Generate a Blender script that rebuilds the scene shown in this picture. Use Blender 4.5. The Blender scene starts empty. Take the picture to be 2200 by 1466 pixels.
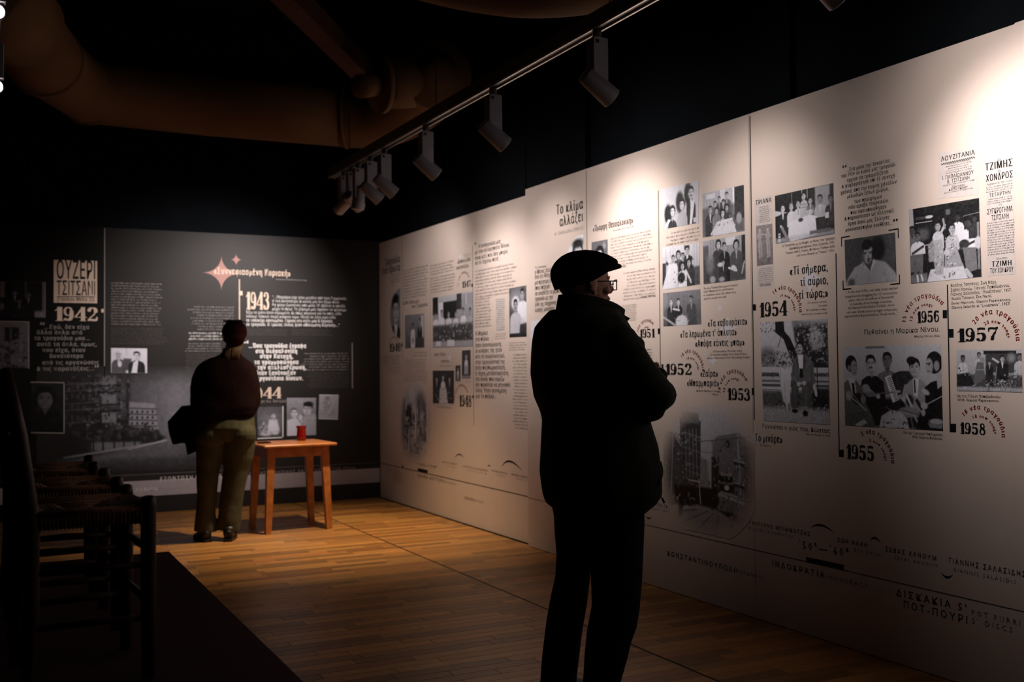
import bpy, math, random
import numpy as np
from mathutils import Vector, Matrix
random.seed(7); rng = np.random.RandomState(7)
scene = bpy.context.scene
C = scene.collection
# ---------------------------------------------------------------- camera
F_PX, YAW, PITCH, ROLL, CAM_H = 2228.4, 0.4712, 0.0260, -0.0085, 1.32
CAM = np.array([0.0, 0.0, CAM_H])
fw = np.array([math.sin(YAW)*math.cos(PITCH), math.cos(YAW)*math.cos(PITCH), math.sin(PITCH)])
_rt = np.array([math.cos(YAW), -math.sin(YAW), 0.0]); _up = np.cross(_rt, fw)
rt = _rt*math.cos(ROLL)+_up*math.sin(ROLL); up = -_rt*math.sin(ROLL)+_up*math.cos(ROLL)
cd = bpy.data.cameras.new('camera'); cam = bpy.data.objects.new('camera', cd); C.objects.link(cam)
cam.matrix_world = Matrix(((rt[0], up[0], -fw[0], 0), (rt[1], up[1], -fw[1], 0), (rt[2], up[2], -fw[2], CAM_H), (0, 0, 0, 1)))
cd.sensor_width = 36.0; cd.lens = 36.0*F_PX/2200.0; cd.clip_start = 0.05
cd.dof.use_dof = True; cd.dof.focus_distance = 4.3; cd.dof.aperture_fstop = 2.8
scene.camera = cam
# ---------------------------------------------------------------- world, exposure
w = bpy.data.worlds.new('world'); scene.world = w; w.use_nodes = True
w.node_tree.nodes['Background'].inputs[0].default_value = (0.9, 0.75, 0.65, 1)
w.node_tree.nodes['Background'].inputs[1].default_value = 0.0012
vs = scene.view_settings; vs.view_transform = 'Standard'; vs.look = 'None'; vs.exposure = 0.0; vs.gamma = 1.0; vs.use_curve_mapping = False

def lamp(name, loc, target, power, size_deg, blend=0.9, col=(1, .90, .84), radius=.03, parent=None):
    d = bpy.data.lights.new(name, 'SPOT'); d.energy = power; d.spot_size = math.radians(size_deg); d.spot_blend = blend
    d.color = col; d.shadow_soft_size = radius
    o = bpy.data.objects.new(name, d); C.objects.link(o)
    o.location = loc; o.rotation_euler = (Vector(target)-Vector(loc)).to_track_quat('-Z', 'Y').to_euler()
    return o
# ---------------------------------------------------------------- measuring helpers (pixel of the 2200x1466 photograph -> point of the place)
def ray(u, v): return fw + rt*((u-1100)/F_PX) - up*((v-733)/F_PX)
def at(u, v, depth): return CAM + ray(u, v)*depth
def onx(u, v, x): r = ray(u, v); return CAM + r*((x-CAM[0])/r[0])
def ony(u, v, y): r = ray(u, v); return CAM + r*((y-CAM[1])/r[1])
def onz(u, v, z): r = ray(u, v); return CAM + r*((z-CAM[2])/r[2])
# the room's measures
X_NEAR, X_FAR, Y_BACK = 3.5964, 3.6465, 10.172     # faces of the right-hand boards (near ones stand proud) and of the back boards
Y_SEAM = 6.8186; H_NEAR, H_FAR, H_BACK = 2.6516, 2.6234, 2.644
# ---------------------------------------------------------------- materials
def srgb(r, g, b): return tuple((c/255/12.92 if c/255 <= .04045 else ((c/255+.055)/1.055)**2.4) for c in (r, g, b))
def mat(name, col, rough=.6, metal=0.0, noise=0.0, nscale=20.0, bump=0.0, bscale=60.0, attr=None, emit=None, spec=.5, stretch=None, objrand=0.0, trans=0.0, ior=1.45):
    m = bpy.data.materials.new(name); m.use_nodes = True; nt = m.node_tree; N = nt.nodes; L = nt.links
    b = N['Principled BSDF']; b.inputs['Roughness'].default_value = rough; b.inputs['Metallic'].default_value = metal
    b.inputs['Specular IOR Level'].default_value = spec; b.inputs['Base Color'].default_value = (*col, 1)
    if trans: b.inputs['Transmission Weight'].default_value = trans; b.inputs['IOR'].default_value = ior
    tc = N.new('ShaderNodeTexCoord'); src = tc.outputs['Object']
    if stretch:
        mp = N.new('ShaderNodeMapping'); mp.inputs['Scale'].default_value = stretch; L.new(src, mp.inputs['Vector']); src = mp.outputs[0]
    out = None
    if attr:
        a = N.new('ShaderNodeVertexColor'); a.layer_name = attr; out = a.outputs['Color']; L.new(out, b.inputs['Base Color'])
        if col != (1, 1, 1):
            mx = N.new('ShaderNodeMix'); mx.data_type = 'RGBA'; mx.blend_type = 'MULTIPLY'; mx.inputs[0].default_value = 1
            mx.inputs[6].default_value = (*col, 1); L.new(out, mx.inputs[7]); out = mx.outputs[2]; L.new(out, b.inputs['Base Color'])
    if noise:
        n = N.new('ShaderNodeTexNoise'); n.inputs['Scale'].default_value = nscale; n.inputs['Detail'].default_value = 6; L.new(src, n.inputs['Vector'])
        mr = N.new('ShaderNodeMapRange'); mr.inputs[1].default_value = .3; mr.inputs[2].default_value = .7; mr.inputs[3].default_value = 1-noise; mr.inputs[4].default_value = 1+noise
        L.new(n.outputs[0], mr.inputs[0])
        mx = N.new('ShaderNodeMix'); mx.data_type = 'RGBA'; mx.blend_type = 'MULTIPLY'; mx.inputs[0].default_value = 1
        if out: L.new(out, mx.inputs[6])
        else: mx.inputs[6].default_value = (*col, 1)
        L.new(mr.outputs[0], mx.inputs[7]); L.new(mx.outputs[2], b.inputs['Base Color'])
    if bump:
        n = N.new('ShaderNodeTexNoise'); n.inputs['Scale'].default_value = bscale; n.inputs['Detail'].default_value = 4; L.new(src, n.inputs['Vector'])
        bp = N.new('ShaderNodeBump'); bp.inputs['Strength'].default_value = bump; bp.inputs['Distance'].default_value = .01
        L.new(n.outputs[0], bp.inputs['Height']); L.new(bp.outputs[0], b.inputs['Normal'])
    if emit:
        b.inputs['Emission Color'].default_value = (*emit[0], 1); b.inputs['Emission Strength'].default_value = emit[1]
    return m
M = {}
M['board'] = mat('cream_board', (.67, .565, .515), .55, noise=.03, nscale=3, spec=.25)
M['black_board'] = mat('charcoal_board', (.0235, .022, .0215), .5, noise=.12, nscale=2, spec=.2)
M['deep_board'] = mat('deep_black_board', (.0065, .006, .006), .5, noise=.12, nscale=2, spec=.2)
M['black_wall'] = mat('black_cloth_wall', (.0042, .0058, .0082), .9, noise=.2, nscale=4, spec=.1)
M['ceiling'] = mat('black_ceiling', (.006, .005, .004), .95, spec=.1)
M['ink'] = mat('black_ink', (.006, .007, .008), .5, spec=.2)
M['grey_ink'] = mat('grey_ink', (.09, .075, .07), .55, spec=.2)
M['pale_ink'] = mat('pale_grey_ink', (.30, .24, .21), .55, spec=.2)
M['red_ink'] = mat('red_ink', (.42, .014, .012), .55, spec=.2)
M['star'] = mat('pale_blue_grey_print', (.72, .69, .76), .5, spec=.25)
M['paper'] = mat('newsprint_paper', (.60, .54, .53), .6, noise=.06, nscale=30, spec=.2)
M['white_ink'] = mat('white_ink', (.80, .78, .76), .5, spec=.2)
M['cream_ink'] = mat('cream_ink', (.78, .62, .50), .5, spec=.2)
M['dim_ink'] = mat('dim_grey_ink', (.12, .11, .105), .5, spec=.2)
M['mid_ink'] = mat('mid_grey_ink', (.34, .32, .31), .5, spec=.2)
M['pink'] = mat('dusty_pink_print', (.42, .22, .19), .5, spec=.2)
M['band'] = mat('grey_band_print', (.42, .38, .40), .5, noise=.05, spec=.2)
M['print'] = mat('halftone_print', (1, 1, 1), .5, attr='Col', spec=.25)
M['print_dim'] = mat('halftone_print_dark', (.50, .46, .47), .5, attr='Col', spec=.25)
M['oak'] = mat('oak_parquet', (1, 1, 1), .38, attr='Col', noise=.28, nscale=9, stretch=(1.2, 14, 1), bump=.05, bscale=30, spec=.45)
M['subfloor'] = mat('dark_joint', (.02, .011, .005), .8)
M['stage'] = mat('dark_red_stage_floor', (.038, .0085, .006), .75, noise=.15, nscale=8, spec=.2)
M['duct'] = mat('tan_duct', (.145, .080, .036), .8, noise=.12, nscale=3, spec=.2)
M['beam'] = mat('brown_beam', (.07, .030, .016), .8, noise=.15, nscale=5, spec=.2)
M['grey_metal'] = mat('grey_lamp_metal', (.30, .30, .36), .5, .3, noise=.04, nscale=40, spec=.5)
M['track'] = mat('dark_track_metal', (.15, .15, .16), .45, .5)
M['edge_metal'] = mat('bare_aluminium', (.55, .50, .46), .35, .9)
M['black_plastic'] = mat('black_plastic', (.008, .008, .008), .4)
M['lens'] = mat('lit_lens', (1, .9, .8), .3, emit=((1, .86, .76), 12.0))
M['lens_soft'] = mat('lit_lens_soft', (1, .9, .8), .3, emit=((1, .80, .68), .9))
M['table'] = mat('orange_varnished_wood', (.42, .150, .040), .3, noise=.25, nscale=7, stretch=(2, 14, 2), spec=.5)
M['redglass'] = mat('red_enamel', (.17, .004, .002), .10, spec=.6)
M['wood_dark'] = mat('dark_chair_wood', (.050, .020, .013), .45, noise=.3, nscale=12, bump=.1, spec=.4)
M['rush'] = mat('woven_rush', (.34, .17, .09), .75, noise=.35, nscale=60, bump=.5, bscale=110, stretch=(1, 1, 1))
M['coat'] = mat('dark_green_coat_cloth', (.011, .016, .010), .85, noise=.3, nscale=18, bump=.55, bscale=14, spec=.2)
M['trousers'] = mat('black_trouser_cloth', (.006, .006, .007), .9, noise=.2, nscale=20, bump=.1, spec=.15)
M['cap'] = mat('black_wool_cap', (.006, .005, .005), .95, bump=.2, bscale=160, spec=.1)
M['skin'] = mat('skin', (.52, .29, .215), .5, noise=.10, nscale=30, bump=.15, bscale=120, spec=.35)
M['skin_w'] = mat('skin_pale', (.42, .24, .17), .5, noise=.06, nscale=30)
M['glass'] = mat('clear_lens', (1, 1, 1), .02, trans=1.0, ior=1.0, spec=0)
M['tortoise'] = mat('dark_red_frame', (.05, .012, .010), .25, noise=.3, nscale=120)
M['sweater'] = mat('maroon_black_jacket_cloth', (.0095, .0022, .0028), .9, noise=.3, nscale=16, bump=.25, bscale=35, spec=.1)
M['beanie'] = mat('wine_red_knit', (.030, .006, .008), .95, bump=.3, bscale=200, spec=.1)
M['khaki'] = mat('olive_trouser_cloth', (.066, .064, .038), .85, noise=.18, nscale=14, bump=.3, bscale=16, spec=.15)
M['hair'] = mat('light_brown_hair', (.10, .052, .026), .5, noise=.35, nscale=60, stretch=(3, 3, .4), spec=.4)
M['greyhair'] = mat('cropped_grey_hair', (.44, .28, .23), .8, bump=.3, bscale=250)
M['lips'] = mat('lips', (.30, .10, .08), .5)
M['eye_white'] = mat('eye_white', (.55, .50, .46), .25)
M['iris'] = mat('dark_iris', (.02, .012, .008), .15)
M['shoe'] = mat('black_shoe', (.008, .008, .008), .45)
M['bag'] = mat('black_coat_cloth', (.004, .004, .005), .9, bump=.2, bscale=40, spec=.1)
# ---------------------------------------------------------------- object helpers
def mesh(name, V, F, m, parent=None, smooth=False, cols=None):
    me = bpy.data.meshes.new(name)
    me.from_pydata([tuple(map(float, v)) for v in V], [], [tuple(int(i) for i in f) for f in F]); 
    if m: me.materials.append(m)
    if cols is not None:
        a = me.color_attributes.new('Col', 'FLOAT_COLOR', 'POINT'); a.data.foreach_set('color', np.asarray(cols, np.float32).ravel())
    if smooth: me.polygons.foreach_set('use_smooth', [True]*len(me.polygons))
    me.update()
    o = bpy.data.objects.new(name, me); C.objects.link(o)
    if parent: o.parent = parent
    return o
def thing(name, label, cat, loc=(0, 0, 0), rz=0, group=None):
    o = bpy.data.objects.new(name, None); C.objects.link(o); o.location = loc; o.rotation_euler = (0, 0, rz)
    o.empty_display_size = .1; o['label'] = label; o['category'] = cat
    if group: o['group'] = group
    return o
def tag(o, label, cat, group=None):
    o['label'] = label; o['category'] = cat
    if group: o['group'] = group
    return o
def struct(name, V, F, m, smooth=False):
    o = mesh(name, V, F, m, smooth=smooth); o['kind'] = 'structure'; return o
class G:                                    # geometry collector
    def __init__(s): s.V = []; s.F = []
    def add(s, V, F): b = len(s.V); s.V += [tuple(v) for v in V]; s.F += [tuple(i+b for i in f) for f in F]; return s
    def box(s, lo, hi, bev=0):
        x0, y0, z0 = lo; x1, y1, z1 = hi
        if bev:
            b = bev; V = []; 
            for (zz, k) in ((z0, b), (z0+b, 0), (z1-b, 0), (z1, b)):
                xa, xb, ya, yb = x0+k, x1-k, y0+k, y1-k
                V += [(xa+b, ya, zz), (xb-b, ya, zz), (xb, ya+b, zz), (xb, yb-b, zz), (xb-b, yb, zz), (xa+b, yb, zz), (xa, yb-b, zz), (xa, ya+b, zz)]
            Fs = [tuple(range(7, -1, -1)), tuple(range(24, 32))]
            for r in range(3):
                for i in range(8): Fs.append((r*8+i, r*8+(i+1) % 8, r*8+8+(i+1) % 8, r*8+8+i))
            return s.add(V, Fs)
        V = [(x0, y0, z0), (x1, y0, z0), (x1, y1, z0), (x0, y1, z0), (x0, y0, z1), (x1, y0, z1), (x1, y1, z1), (x0, y1, z1)]
        return s.add(V, [(3, 2, 1, 0), (4, 5, 6, 7), (0, 1, 5, 4), (1, 2, 6, 5), (2, 3, 7, 6), (3, 0, 4, 7)])
    def bar(s, a, b, wx, wy, wx2=None, wy2=None):            # rectangular bar from a to b (tapering)
        a = Vector(a); b = Vector(b); d = (b-a).normalized(); h = Vector((0, 1, 0)) if abs(d.y) < .9 else Vector((1, 0, 0))
        x = d.cross(h).normalized(); y = d.cross(x); x = -x
        wx2 = wx2 or wx; wy2 = wy2 or wy; V = []
        for p, p1, q1 in ((a, wx, wy), (b, wx2, wy2)):
            for i, j in ((-1, -1), (1, -1), (1, 1), (-1, 1)): V.append(p+x*i*p1/2+y*j*q1/2)
        return s.add(V, [(3, 2, 1, 0), (4, 5, 6, 7), (0, 1, 5, 4), (1, 2, 6, 5), (2, 3, 7, 6), (3, 0, 4, 7)])
    def tube(s, pts, rad, n=12, flat=None, cap=True, hint=None):
        """loft of rings along pts; rad a number or list; entries may be (ra, rb): ra along the hint axis side, rb across"""
        P = [Vector(p) for p in pts]; k = len(P)
        R = rad if isinstance(rad, (list, tuple)) else [rad]*k
        hint = Vector(hint) if hint else None; V = []; px = None
        for i in range(k):
            d = (P[min(i+1, k-1)]-P[max(i-1, 0)])
            d = d.normalized() if d.length > 1e-9 else Vector((0, 0, 1))
            if hint is not None: x = (hint-d*hint.dot(d)).normalized()
            elif px is None: h = Vector((0, 0, 1)) if abs(d.z) < .9 else Vector((1, 0, 0)); x = (h-d*h.dot(d)).normalized()
            else: x = (px-d*px.dot(d)).normalized()
            px = x; y = d.cross(x); r = R[i]; ra, rb = r if isinstance(r, (tuple, list)) else (r, r)
            for j in range(n):
                t = 2*math.pi*j/n; V.append(P[i]+x*math.cos(t)*ra+y*math.sin(t)*rb)
        Fs = [(i*n+j, i*n+(j+1) % n, (i+1)*n+(j+1) % n, (i+1)*n+j) for i in range(k-1) for j in range(n)]
        if cap: Fs += [tuple(range(n-1, -1, -1)), tuple((k-1)*n+j for j in range(n))]
        return s.add(V, Fs)
    def ell(s, c, r, n=16, m=10, rot=None):
        V = []; rot = rot or Matrix.Identity(3); c = Vector(c)
        for i in range(1, m):
            p = math.pi*i/m
            for j in range(n):
                t = 2*math.pi*j/n; V.append(c+rot @ Vector((r[0]*math.sin(p)*math.cos(t), r[1]*math.sin(p)*math.sin(t), r[2]*math.cos(p))))
        V += [c+rot @ Vector((0, 0, r[2])), c+rot @ Vector((0, 0, -r[2]))]; t = len(V)-2
        Fs = [(i*n+j, (i+1)*n+j, (i+1)*n+(j+1) % n, i*n+(j+1) % n) for i in range(m-2) for j in range(n)]
        Fs += [(t, j, (j+1) % n) for j in range(n)] + [(t+1, (m-2)*n+(j+1) % n, (m-2)*n+j) for j in range(n)]
        return s.add(V, Fs)
    def lathe(s, prof, n=24, c=(0, 0, 0)):
        V = [(c[0]+r*math.cos(2*math.pi*j/n), c[1]+r*math.sin(2*math.pi*j/n), c[2]+z) for r, z in prof for j in range(n)]
        return s.add(V, [(i*n+j, i*n+(j+1) % n, (i+1)*n+(j+1) % n, (i+1)*n+j) for i in range(len(prof)-1) for j in range(n)])
    def build(s, name, m, parent=None, smooth=False): return mesh(name, s.V, s.F, m, parent, smooth)
def child_local(o, loc, rot=None):
    o.location = loc
    if rot: o.rotation_euler = rot
    return o
def remeshed(name, g, m, parent, voxel=.008, smooth=4, dec=None):
    """fuse overlapping lofts into one continuous skin"""
    o = g.build('tmp', None)
    md = o.modifiers.new('r', 'REMESH'); md.mode = 'VOXEL'; md.voxel_size = voxel; md.use_smooth_shade = True
    sm = o.modifiers.new('s', 'SMOOTH'); sm.factor = .5; sm.iterations = smooth
    if dec: dm = o.modifiers.new('d', 'DECIMATE'); dm.ratio = dec
    bpy.context.view_layer.update()
    me = bpy.data.meshes.new_from_object(o.evaluated_get(bpy.context.evaluated_depsgraph_get()))
    old = o.data; bpy.data.objects.remove(o); bpy.data.meshes.remove(old)
    me.name = name; me.materials.clear(); me.materials.append(m)
    me.polygons.foreach_set('use_smooth', [True]*len(me.polygons))
    n = bpy.data.objects.new(name, me); C.objects.link(n)
    if parent: n.parent = parent
    return n
# ================================================================ THE SETTING
X_WALL = 3.74; Y_WALL = 10.30; Z_CEIL = 4.3; X_L = -4.2; Y_F = -1.2
struct('wall_right', *(lambda g: (g.V, g.F))(G().box((X_WALL, Y_F, 0), (X_WALL+.15, Y_WALL+.1, Z_CEIL))), M['black_wall'])
struct('wall_back', *(lambda g: (g.V, g.F))(G().box((X_L-.15, Y_WALL, 0), (X_WALL, Y_WALL+.15, Z_CEIL))), M['black_wall'])
struct('wall_left', *(lambda g: (g.V, g.F))(G().box((X_L-.15, Y_F, 0), (X_L, Y_WALL, Z_CEIL))), M['black_wall'])
struct('wall_front', *(lambda g: (g.V, g.F))(G().box((X_L-.15, Y_F-.15, 0), (X_WALL+.15, Y_F, Z_CEIL))), M['black_wall'])
struct('ceiling', *(lambda g: (g.V, g.F))(G().box((X_L-.15, Y_F-.15, Z_CEIL), (X_WALL+.15, Y_WALL+.15, Z_CEIL+.15))), M['ceiling'])
floor = struct('floor', *(lambda g: (g.V, g.F))(G().box((X_L-.15, Y_F-.15, -.12), (X_WALL+.15, Y_WALL+.15, -.008))), M['subfloor'])
# black cladding sheets above the boards, with open joints between them
for i, (u0, u1) in enumerate(((1736, 2700), (1286, 1699), (1130, 1257), (816, 1128))):
    ya = onx(u0, 300, 3.70)[1]; yb = onx(u1, 300, 3.70)[1]
    if i == 3: ya = Y_WALL-.01
    lo, hi = min(ya, yb), max(ya, yb); lo = max(lo, Y_F+.05)
    o = struct('trim_%d' % (i+1), *(lambda g: (g.V, g.F))(G().box((3.70, lo, 2.60), (X_WALL-.002, hi, Z_CEIL-.01))), M['black_wall'])
# parquet: strips run across the room, laid in staggered rows, split by the joint line seen on the floor
PX0, PX1, PY0, PY1, PITCH_Y = -3.2, X_NEAR+.03, 2.2, Y_BACK+.02, .074
joint_x = onz(1000, 1236, 0)[0]
strips = []
y = PY0
while y < PY1-.01:
    for a, b in ((PX0, joint_x-.0065), (joint_x+.0065, PX1)):
        x = a - rng.uniform(0, .6)
        while x < b:
            L_ = rng.choice([.42, .55, .68, .85]); lo, hi = max(x, a), min(x+L_, b)
            if hi-lo > .006: strips.append((lo, hi, y, min(y+PITCH_Y, PY1)))
            x += L_
    y += PITCH_Y
def strip_geo(s):
    lo, hi, a, b = s; g = .0009; t = .0011
    V = [(lo+g, a+g, -.008), (hi-g, a+g, -.008), (hi-g, b-g, -.008), (lo+g, b-g, -.008),
         (lo+g, a+g, -t), (hi-g, a+g, -t), (hi-g, b-g, -t), (lo+g, b-g, -t),
         (lo+g+t, a+g+t, 0), (hi-g-t, a+g+t, 0), (hi-g-t, b-g-t, 0), (lo+g+t, b-g-t, 0)]
    return V, [(8, 9, 10, 11), (4, 5, 9, 8), (5, 6, 10, 9), (6, 7, 11, 10), (7, 4, 8, 11), (0, 1, 5, 4), (1, 2, 6, 5), (2, 3, 7, 6), (3, 0, 4, 7)]
def strip_col():
    k = rng.uniform(.50, 1.22); h = rng.uniform(-.04, .05)
    return (.43*k, (.195+h*.4)*k, (.050+h*.12)*k, 1)
def seen(s): return s[0] > .62 and s[2] > 2.9
order = sorted(range(len(strips)), key=lambda i: (0 if seen(strips[i]) else 1, strips[i][2]))
single = set(order[:285]); V = []; Fq = []; cols = []
for i, s in enumerate(strips):
    v, f = strip_geo(s); c = strip_col()
    if i in single: mesh('floor_plank', v, f, M['oak'], floor, cols=[c]*12)
    else:
        b = len(V); V += v; Fq += [tuple(k+b for k in q) for q in f]; cols += [c]*12
o = mesh('floor_planks_beyond', V, Fq, M['oak'], floor, cols=cols); o['kind'] = 'stuff'
mesh('floor_joint', *(lambda g: (g.V, g.F))(G().box((joint_x-.0055, PY0, -.008), (joint_x+.0055, PY1, -.003))), M['black_plastic'], floor)
# low stage the chairs stand on
Z_ST = .50
e = onz(480, 1293, Z_ST); XS = float(onz(620, 1437, Z_ST)[0]*.5+onz(420, 1233, Z_ST)[0]*.5); YS = float(onz(200, 1199, Z_ST)[1])
st = thing('stage', 'low dark red stage platform under the rush chairs', 'platform', (0, 0, 0))
G().box((-3.4, Y_F+.3, Z_ST-.04), (XS, YS, Z_ST), .006).build('platform_top', M['stage'], st)
G().box((-3.38, Y_F+.32, 0), (XS-.03, YS-.03, Z_ST-.04)).build('platform_side', M['stage'], st)
# ---------------------------------------------------------------- ducts and beam under the ceiling
def arc_path(P, k=6):                       # Catmull-Rom through the points
    P = [Vector(p) for p in P]; out = []
    Q = [P[0]*2-P[1]]+P+[P[-1]*2-P[-2]]
    for i in range(1, len(Q)-2):
        for j in range(k):
            t = j/k; a, b, c, d = Q[i-1:i+3]
            out.append(.5*((2*b)+(c-a)*t+(2*a-5*b+4*c-d)*t*t+(3*b-a-3*c+d)*t**3))
    return out+[P[-1]]
d1 = thing('air_duct', 'long tan round duct crossing under the ceiling above the back boards', 'duct', tuple(at(450, 225, 8.6)))
def world_build(g, name, m, parent, smooth=False):
    o = g.build(name, m, None, smooth); l = Vector(parent.location)
    R = Matrix.Rotation(-parent.rotation_euler.z, 3, 'Z')
    for v in o.data.vertices: v.co = R @ (v.co-l)
    o.parent = parent; return o
main = [at(20, 30, 6.3), at(95, 128, 7.3), at(185, 196, 8.3), at(450, 226, 8.7), at(740, 252, 9.0)]
world_build(G().tube(main, .255, 28), 'duct_run', M['duct'], d1, True)
elbow = arc_path([at(738, 252, 9.0), at(820, 250, 8.9), at(885, 222, 8.55), at(925, 180, 8.1), at(940, 160, 7.8)], 4)
world_build(G().tube(elbow, .262, 28), 'elbow', M['duct'], d1, True)
for (u, v, dd), (u2, v2, d2) in (((740, 252, 8.98), (746, 252, 8.98)), ((183, 195, 8.27), (190, 197, 8.32)), ((92, 124, 7.26), (97, 130, 7.33))):
    world_build(G().tube([at(u, v, dd), at(u2, v2, d2)], .27, 28), 'seam_ring', M['duct'], d1, True)
br = d1
world_build(G().tube([at(939.5, 160.5, 7.81), at(941, 159, 7.78)], [.2, .05], 28), 'end_cap', M['duct'], d1, True)
world_build(G().tube([at(905, 178, 8.0), at(818, 181, 7.7)], .185, 28), 'branch', M['duct'], br, True)
world_build(G().tube([at(822, 181, 7.70), at(812, 181, 7.68)], .215, 28), 'flange', M['duct'], br, True)
world_build(G().tube([at(815, 181, 7.68), at(772, 186, 7.5)], .085, 20), 'nozzle', M['duct'], br, True)
d2 = thing('air_duct', 'curved tan duct at the top edge of the photo above the second lamp', 'duct', tuple(at(1160, -60, 5.5)))
world_build(G().tube(arc_path([at(820, -110, 6.4), at(1000, -72, 5.8), at(1160, -62, 5.4), at(1330, -90, 5.2), at(1480, -170, 5.1)], 5), .235, 28), 'duct_run', M['duct'], d2, True)
world_build(G().tube([at(38, 48, 6.45), at(-70, -60, 5.3)], .275, 28), 'duct_run', M['duct'], d1, True)
bm = thing('ceiling_beam', 'brown diagonal timber beam below the black ceiling', 'beam', tuple(at(690, 60, 7.4)))
world_build(G().bar(at(560, -70, 6.4), at(785, 158, 8.4), .14, .16), 'beam', M['beam'], bm)

# ================================================================ LIGHT TRACK AND LAMPS
# the track runs parallel to the right wall, one metre in front of it
X_TR = 2.62
zt = [onx(u, v, X_TR) for u, v in ((1140, 139), (1384, 0), (929, 267), (829, 321))]
Z_TR = float(np.mean([p[2] for p in zt])); Y_T0 = float(onx(712, 400, X_TR)[1])
tr = thing('lighting_track', 'grey ceiling track the spotlights above the right boards hang from', 'track', (X_TR, 4, Z_TR))
world_build(G().box((X_TR-.035, 1.0, Z_TR+.004), (X_TR+.035, Y_T0, Z_TR+.075)), 'rail', M['track'], tr)
for dx in (-.032, .016):
    world_build(G().box((X_TR+dx, 1.0, Z_TR-.006), (X_TR+dx+.010, Y_T0, Z_TR+.006)), 'rail_lip', M['edge_metal'], tr)
for yy in (2.0, 4.1, 6.2, 8.0):
    world_build(G().tube([(X_TR, yy, Z_TR+.07), (X_TR, yy, Z_CEIL)], .004, 6), 'hanger', M['black_plastic'], tr)
def track_spot(y, label, aim, power, cone=78, x=None, z=None, box=(.082, .07, .235), lens='lens_soft', blend=1.0, back=False, group='spotlights on the track', col=(1, .90, .84), rcyl=.052, Lc=.16, spill=0, offs=0.0):
    x = X_TR if x is None else x; z = Z_TR if z is None else z
    cone = cone*1.0
    t = thing('track_spotlight', label, 'spotlight', (x, y, z), 0, group)
    bx, by, bz = box; zb = -.045-bz
    G().tube([(0, 0, 0), (0, 0, -.03), (0, 0, -.047)], [.022, .022, .03], 14).build('track_adapter', M['track'], t, True)
    G().box((-bx/2, -by/2, zb), (bx/2, by/2, -.045), .003).build('driver_box', M['grey_metal'], t)
    G().box((-bx/2+.012, -by/2-.0015, -.075), (-bx/2+.030, -by/2+.002, -.057)).build('switch', M['black_plastic'], t)
    a = Vector(aim)-Vector((x, y, z+zb)); d = a.normalized()
    p = Vector((0, 0, zb+.01))+Vector((d.x, d.y, 0))*offs
    p0 = p-d*Lc*.55; p1 = p+d*Lc*.60
    g = G().tube([p0, p0+d*.012, p1-d*.004, p1, p1-d*.001, p1-d*.03], [rcyl*.72, rcyl*.86, rcyl, rcyl, rcyl*.9, rcyl*.86], 28); g.build('lamp_head', M['grey_metal'], t, True)
    G().tube([p1-d*.029, p1-d*.026], rcyl*.85, 24).build('lens', M[lens], t)
    lp = Vector((x, y, z))+p1+d*.012
    lamp('spot_beam', lp, aim, power, cone, blend, col, .035)
    if spill: lamp('added_spill', lp+d*.001, (aim[0], aim[1], 2.3), power*spill, 120, blend, col, .035)     # added second lamp, wide and dim, lifts the boards between the beams
    return t
def tr_y(u, v=None): # track position under a pixel column
    return float(onx(u, 300, X_TR)[1])
def W(u, v, x=X_NEAR): return tuple(onx(u, v, x))
SP = []
# ================================================================ EXHIBITION BOARDS AND THEIR PRINT
class Face:                                # a board face: plane coordinates (a to the reader's right, b up)
    def __init__(s, kind, pos): s.kind = kind; s.pos = pos
    def uv(s, u, v):
        p = onx(u, v, s.pos) if s.kind == 'R' else ony(u, v, s.pos)
        return np.array([-p[1] if s.kind == 'R' else p[0], p[2]])
    def to3(s, ab, off):
        ab = np.asarray(ab, float).reshape(-1, 2)
        o = np.full(len(ab), s.pos)-off
        if s.kind == 'R': return np.c_[o, -ab[:, 0], ab[:, 1]]
        return np.c_[ab[:, 0], o, ab[:, 1]]
    def scale(s, u, v):                     # metres per pixel up the board
        p = onx(u, v, s.pos) if s.kind == 'R' else ony(u, v, s.pos)
        return float((p-CAM) @ fw)/F_PX
FN, FF, FB = Face('R', X_NEAR), Face('R', X_FAR), Face('B', Y_BACK)
BOARDS = []
def board(label, face, a0, a1, height, m, thick=.035, extra=()):
    t = thing('exhibition_panel', label, 'display panel', tuple(face.to3([[(a0+a1)/2, 0]], 0)[0]), 0, None)
    p0 = face.to3([[a0+.0012, .004]], 0)[0]; p1 = face.to3([[a1-.0012, height]], -thick)[0]
    lo = np.minimum(p0, p1); hi = np.maximum(p0, p1)
    world_build(G().box(tuple(lo), tuple(hi)), 'board', M[m], t)
    t2 = dict(t=t, f=face, a0=a0, a1=a1); BOARDS.append(t2); return t2
aR = lambda u, v=300: float(FN.uv(u, v)[0])
a_seam1 = -Y_SEAM; a_s2 = aR(1258.5, 400); a_s3 = aR(1609, 300); a_s4 = aR(2184, 60); a_s0 = float(FF.uv(864, 700)[0])
P_A0 = board('narrow cream board in the far corner with an oval portrait and 1946', FF, -Y_BACK, a_s0, H_FAR, 'board')
P_A = board('wide cream board beyond the step, with a big group photo and 1947 and 1948', FF, a_s0, a_seam1, H_FAR, 'board', .06)
P_B = board('narrow cream board headed A CHANGING PERIOD behind the man in the cap', FN, a_seam1, a_s2, H_NEAR, 'board', .09)
P_C = board('cream board with six photos and the years 1951, 1952 and 1953', FN, a_s2, a_s3, H_NEAR, 'board', .09)
P_D = board('widest cream board at right with the years 1954 to 1958', FN, a_s3, a_s4, H_NEAR, 'board', .09)
P_E = board('cream board cut by the right edge of the photo, standing slightly proud', Face('R', X_NEAR-.012), a_s4, -.9, H_NEAR, 'board', .10)
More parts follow.
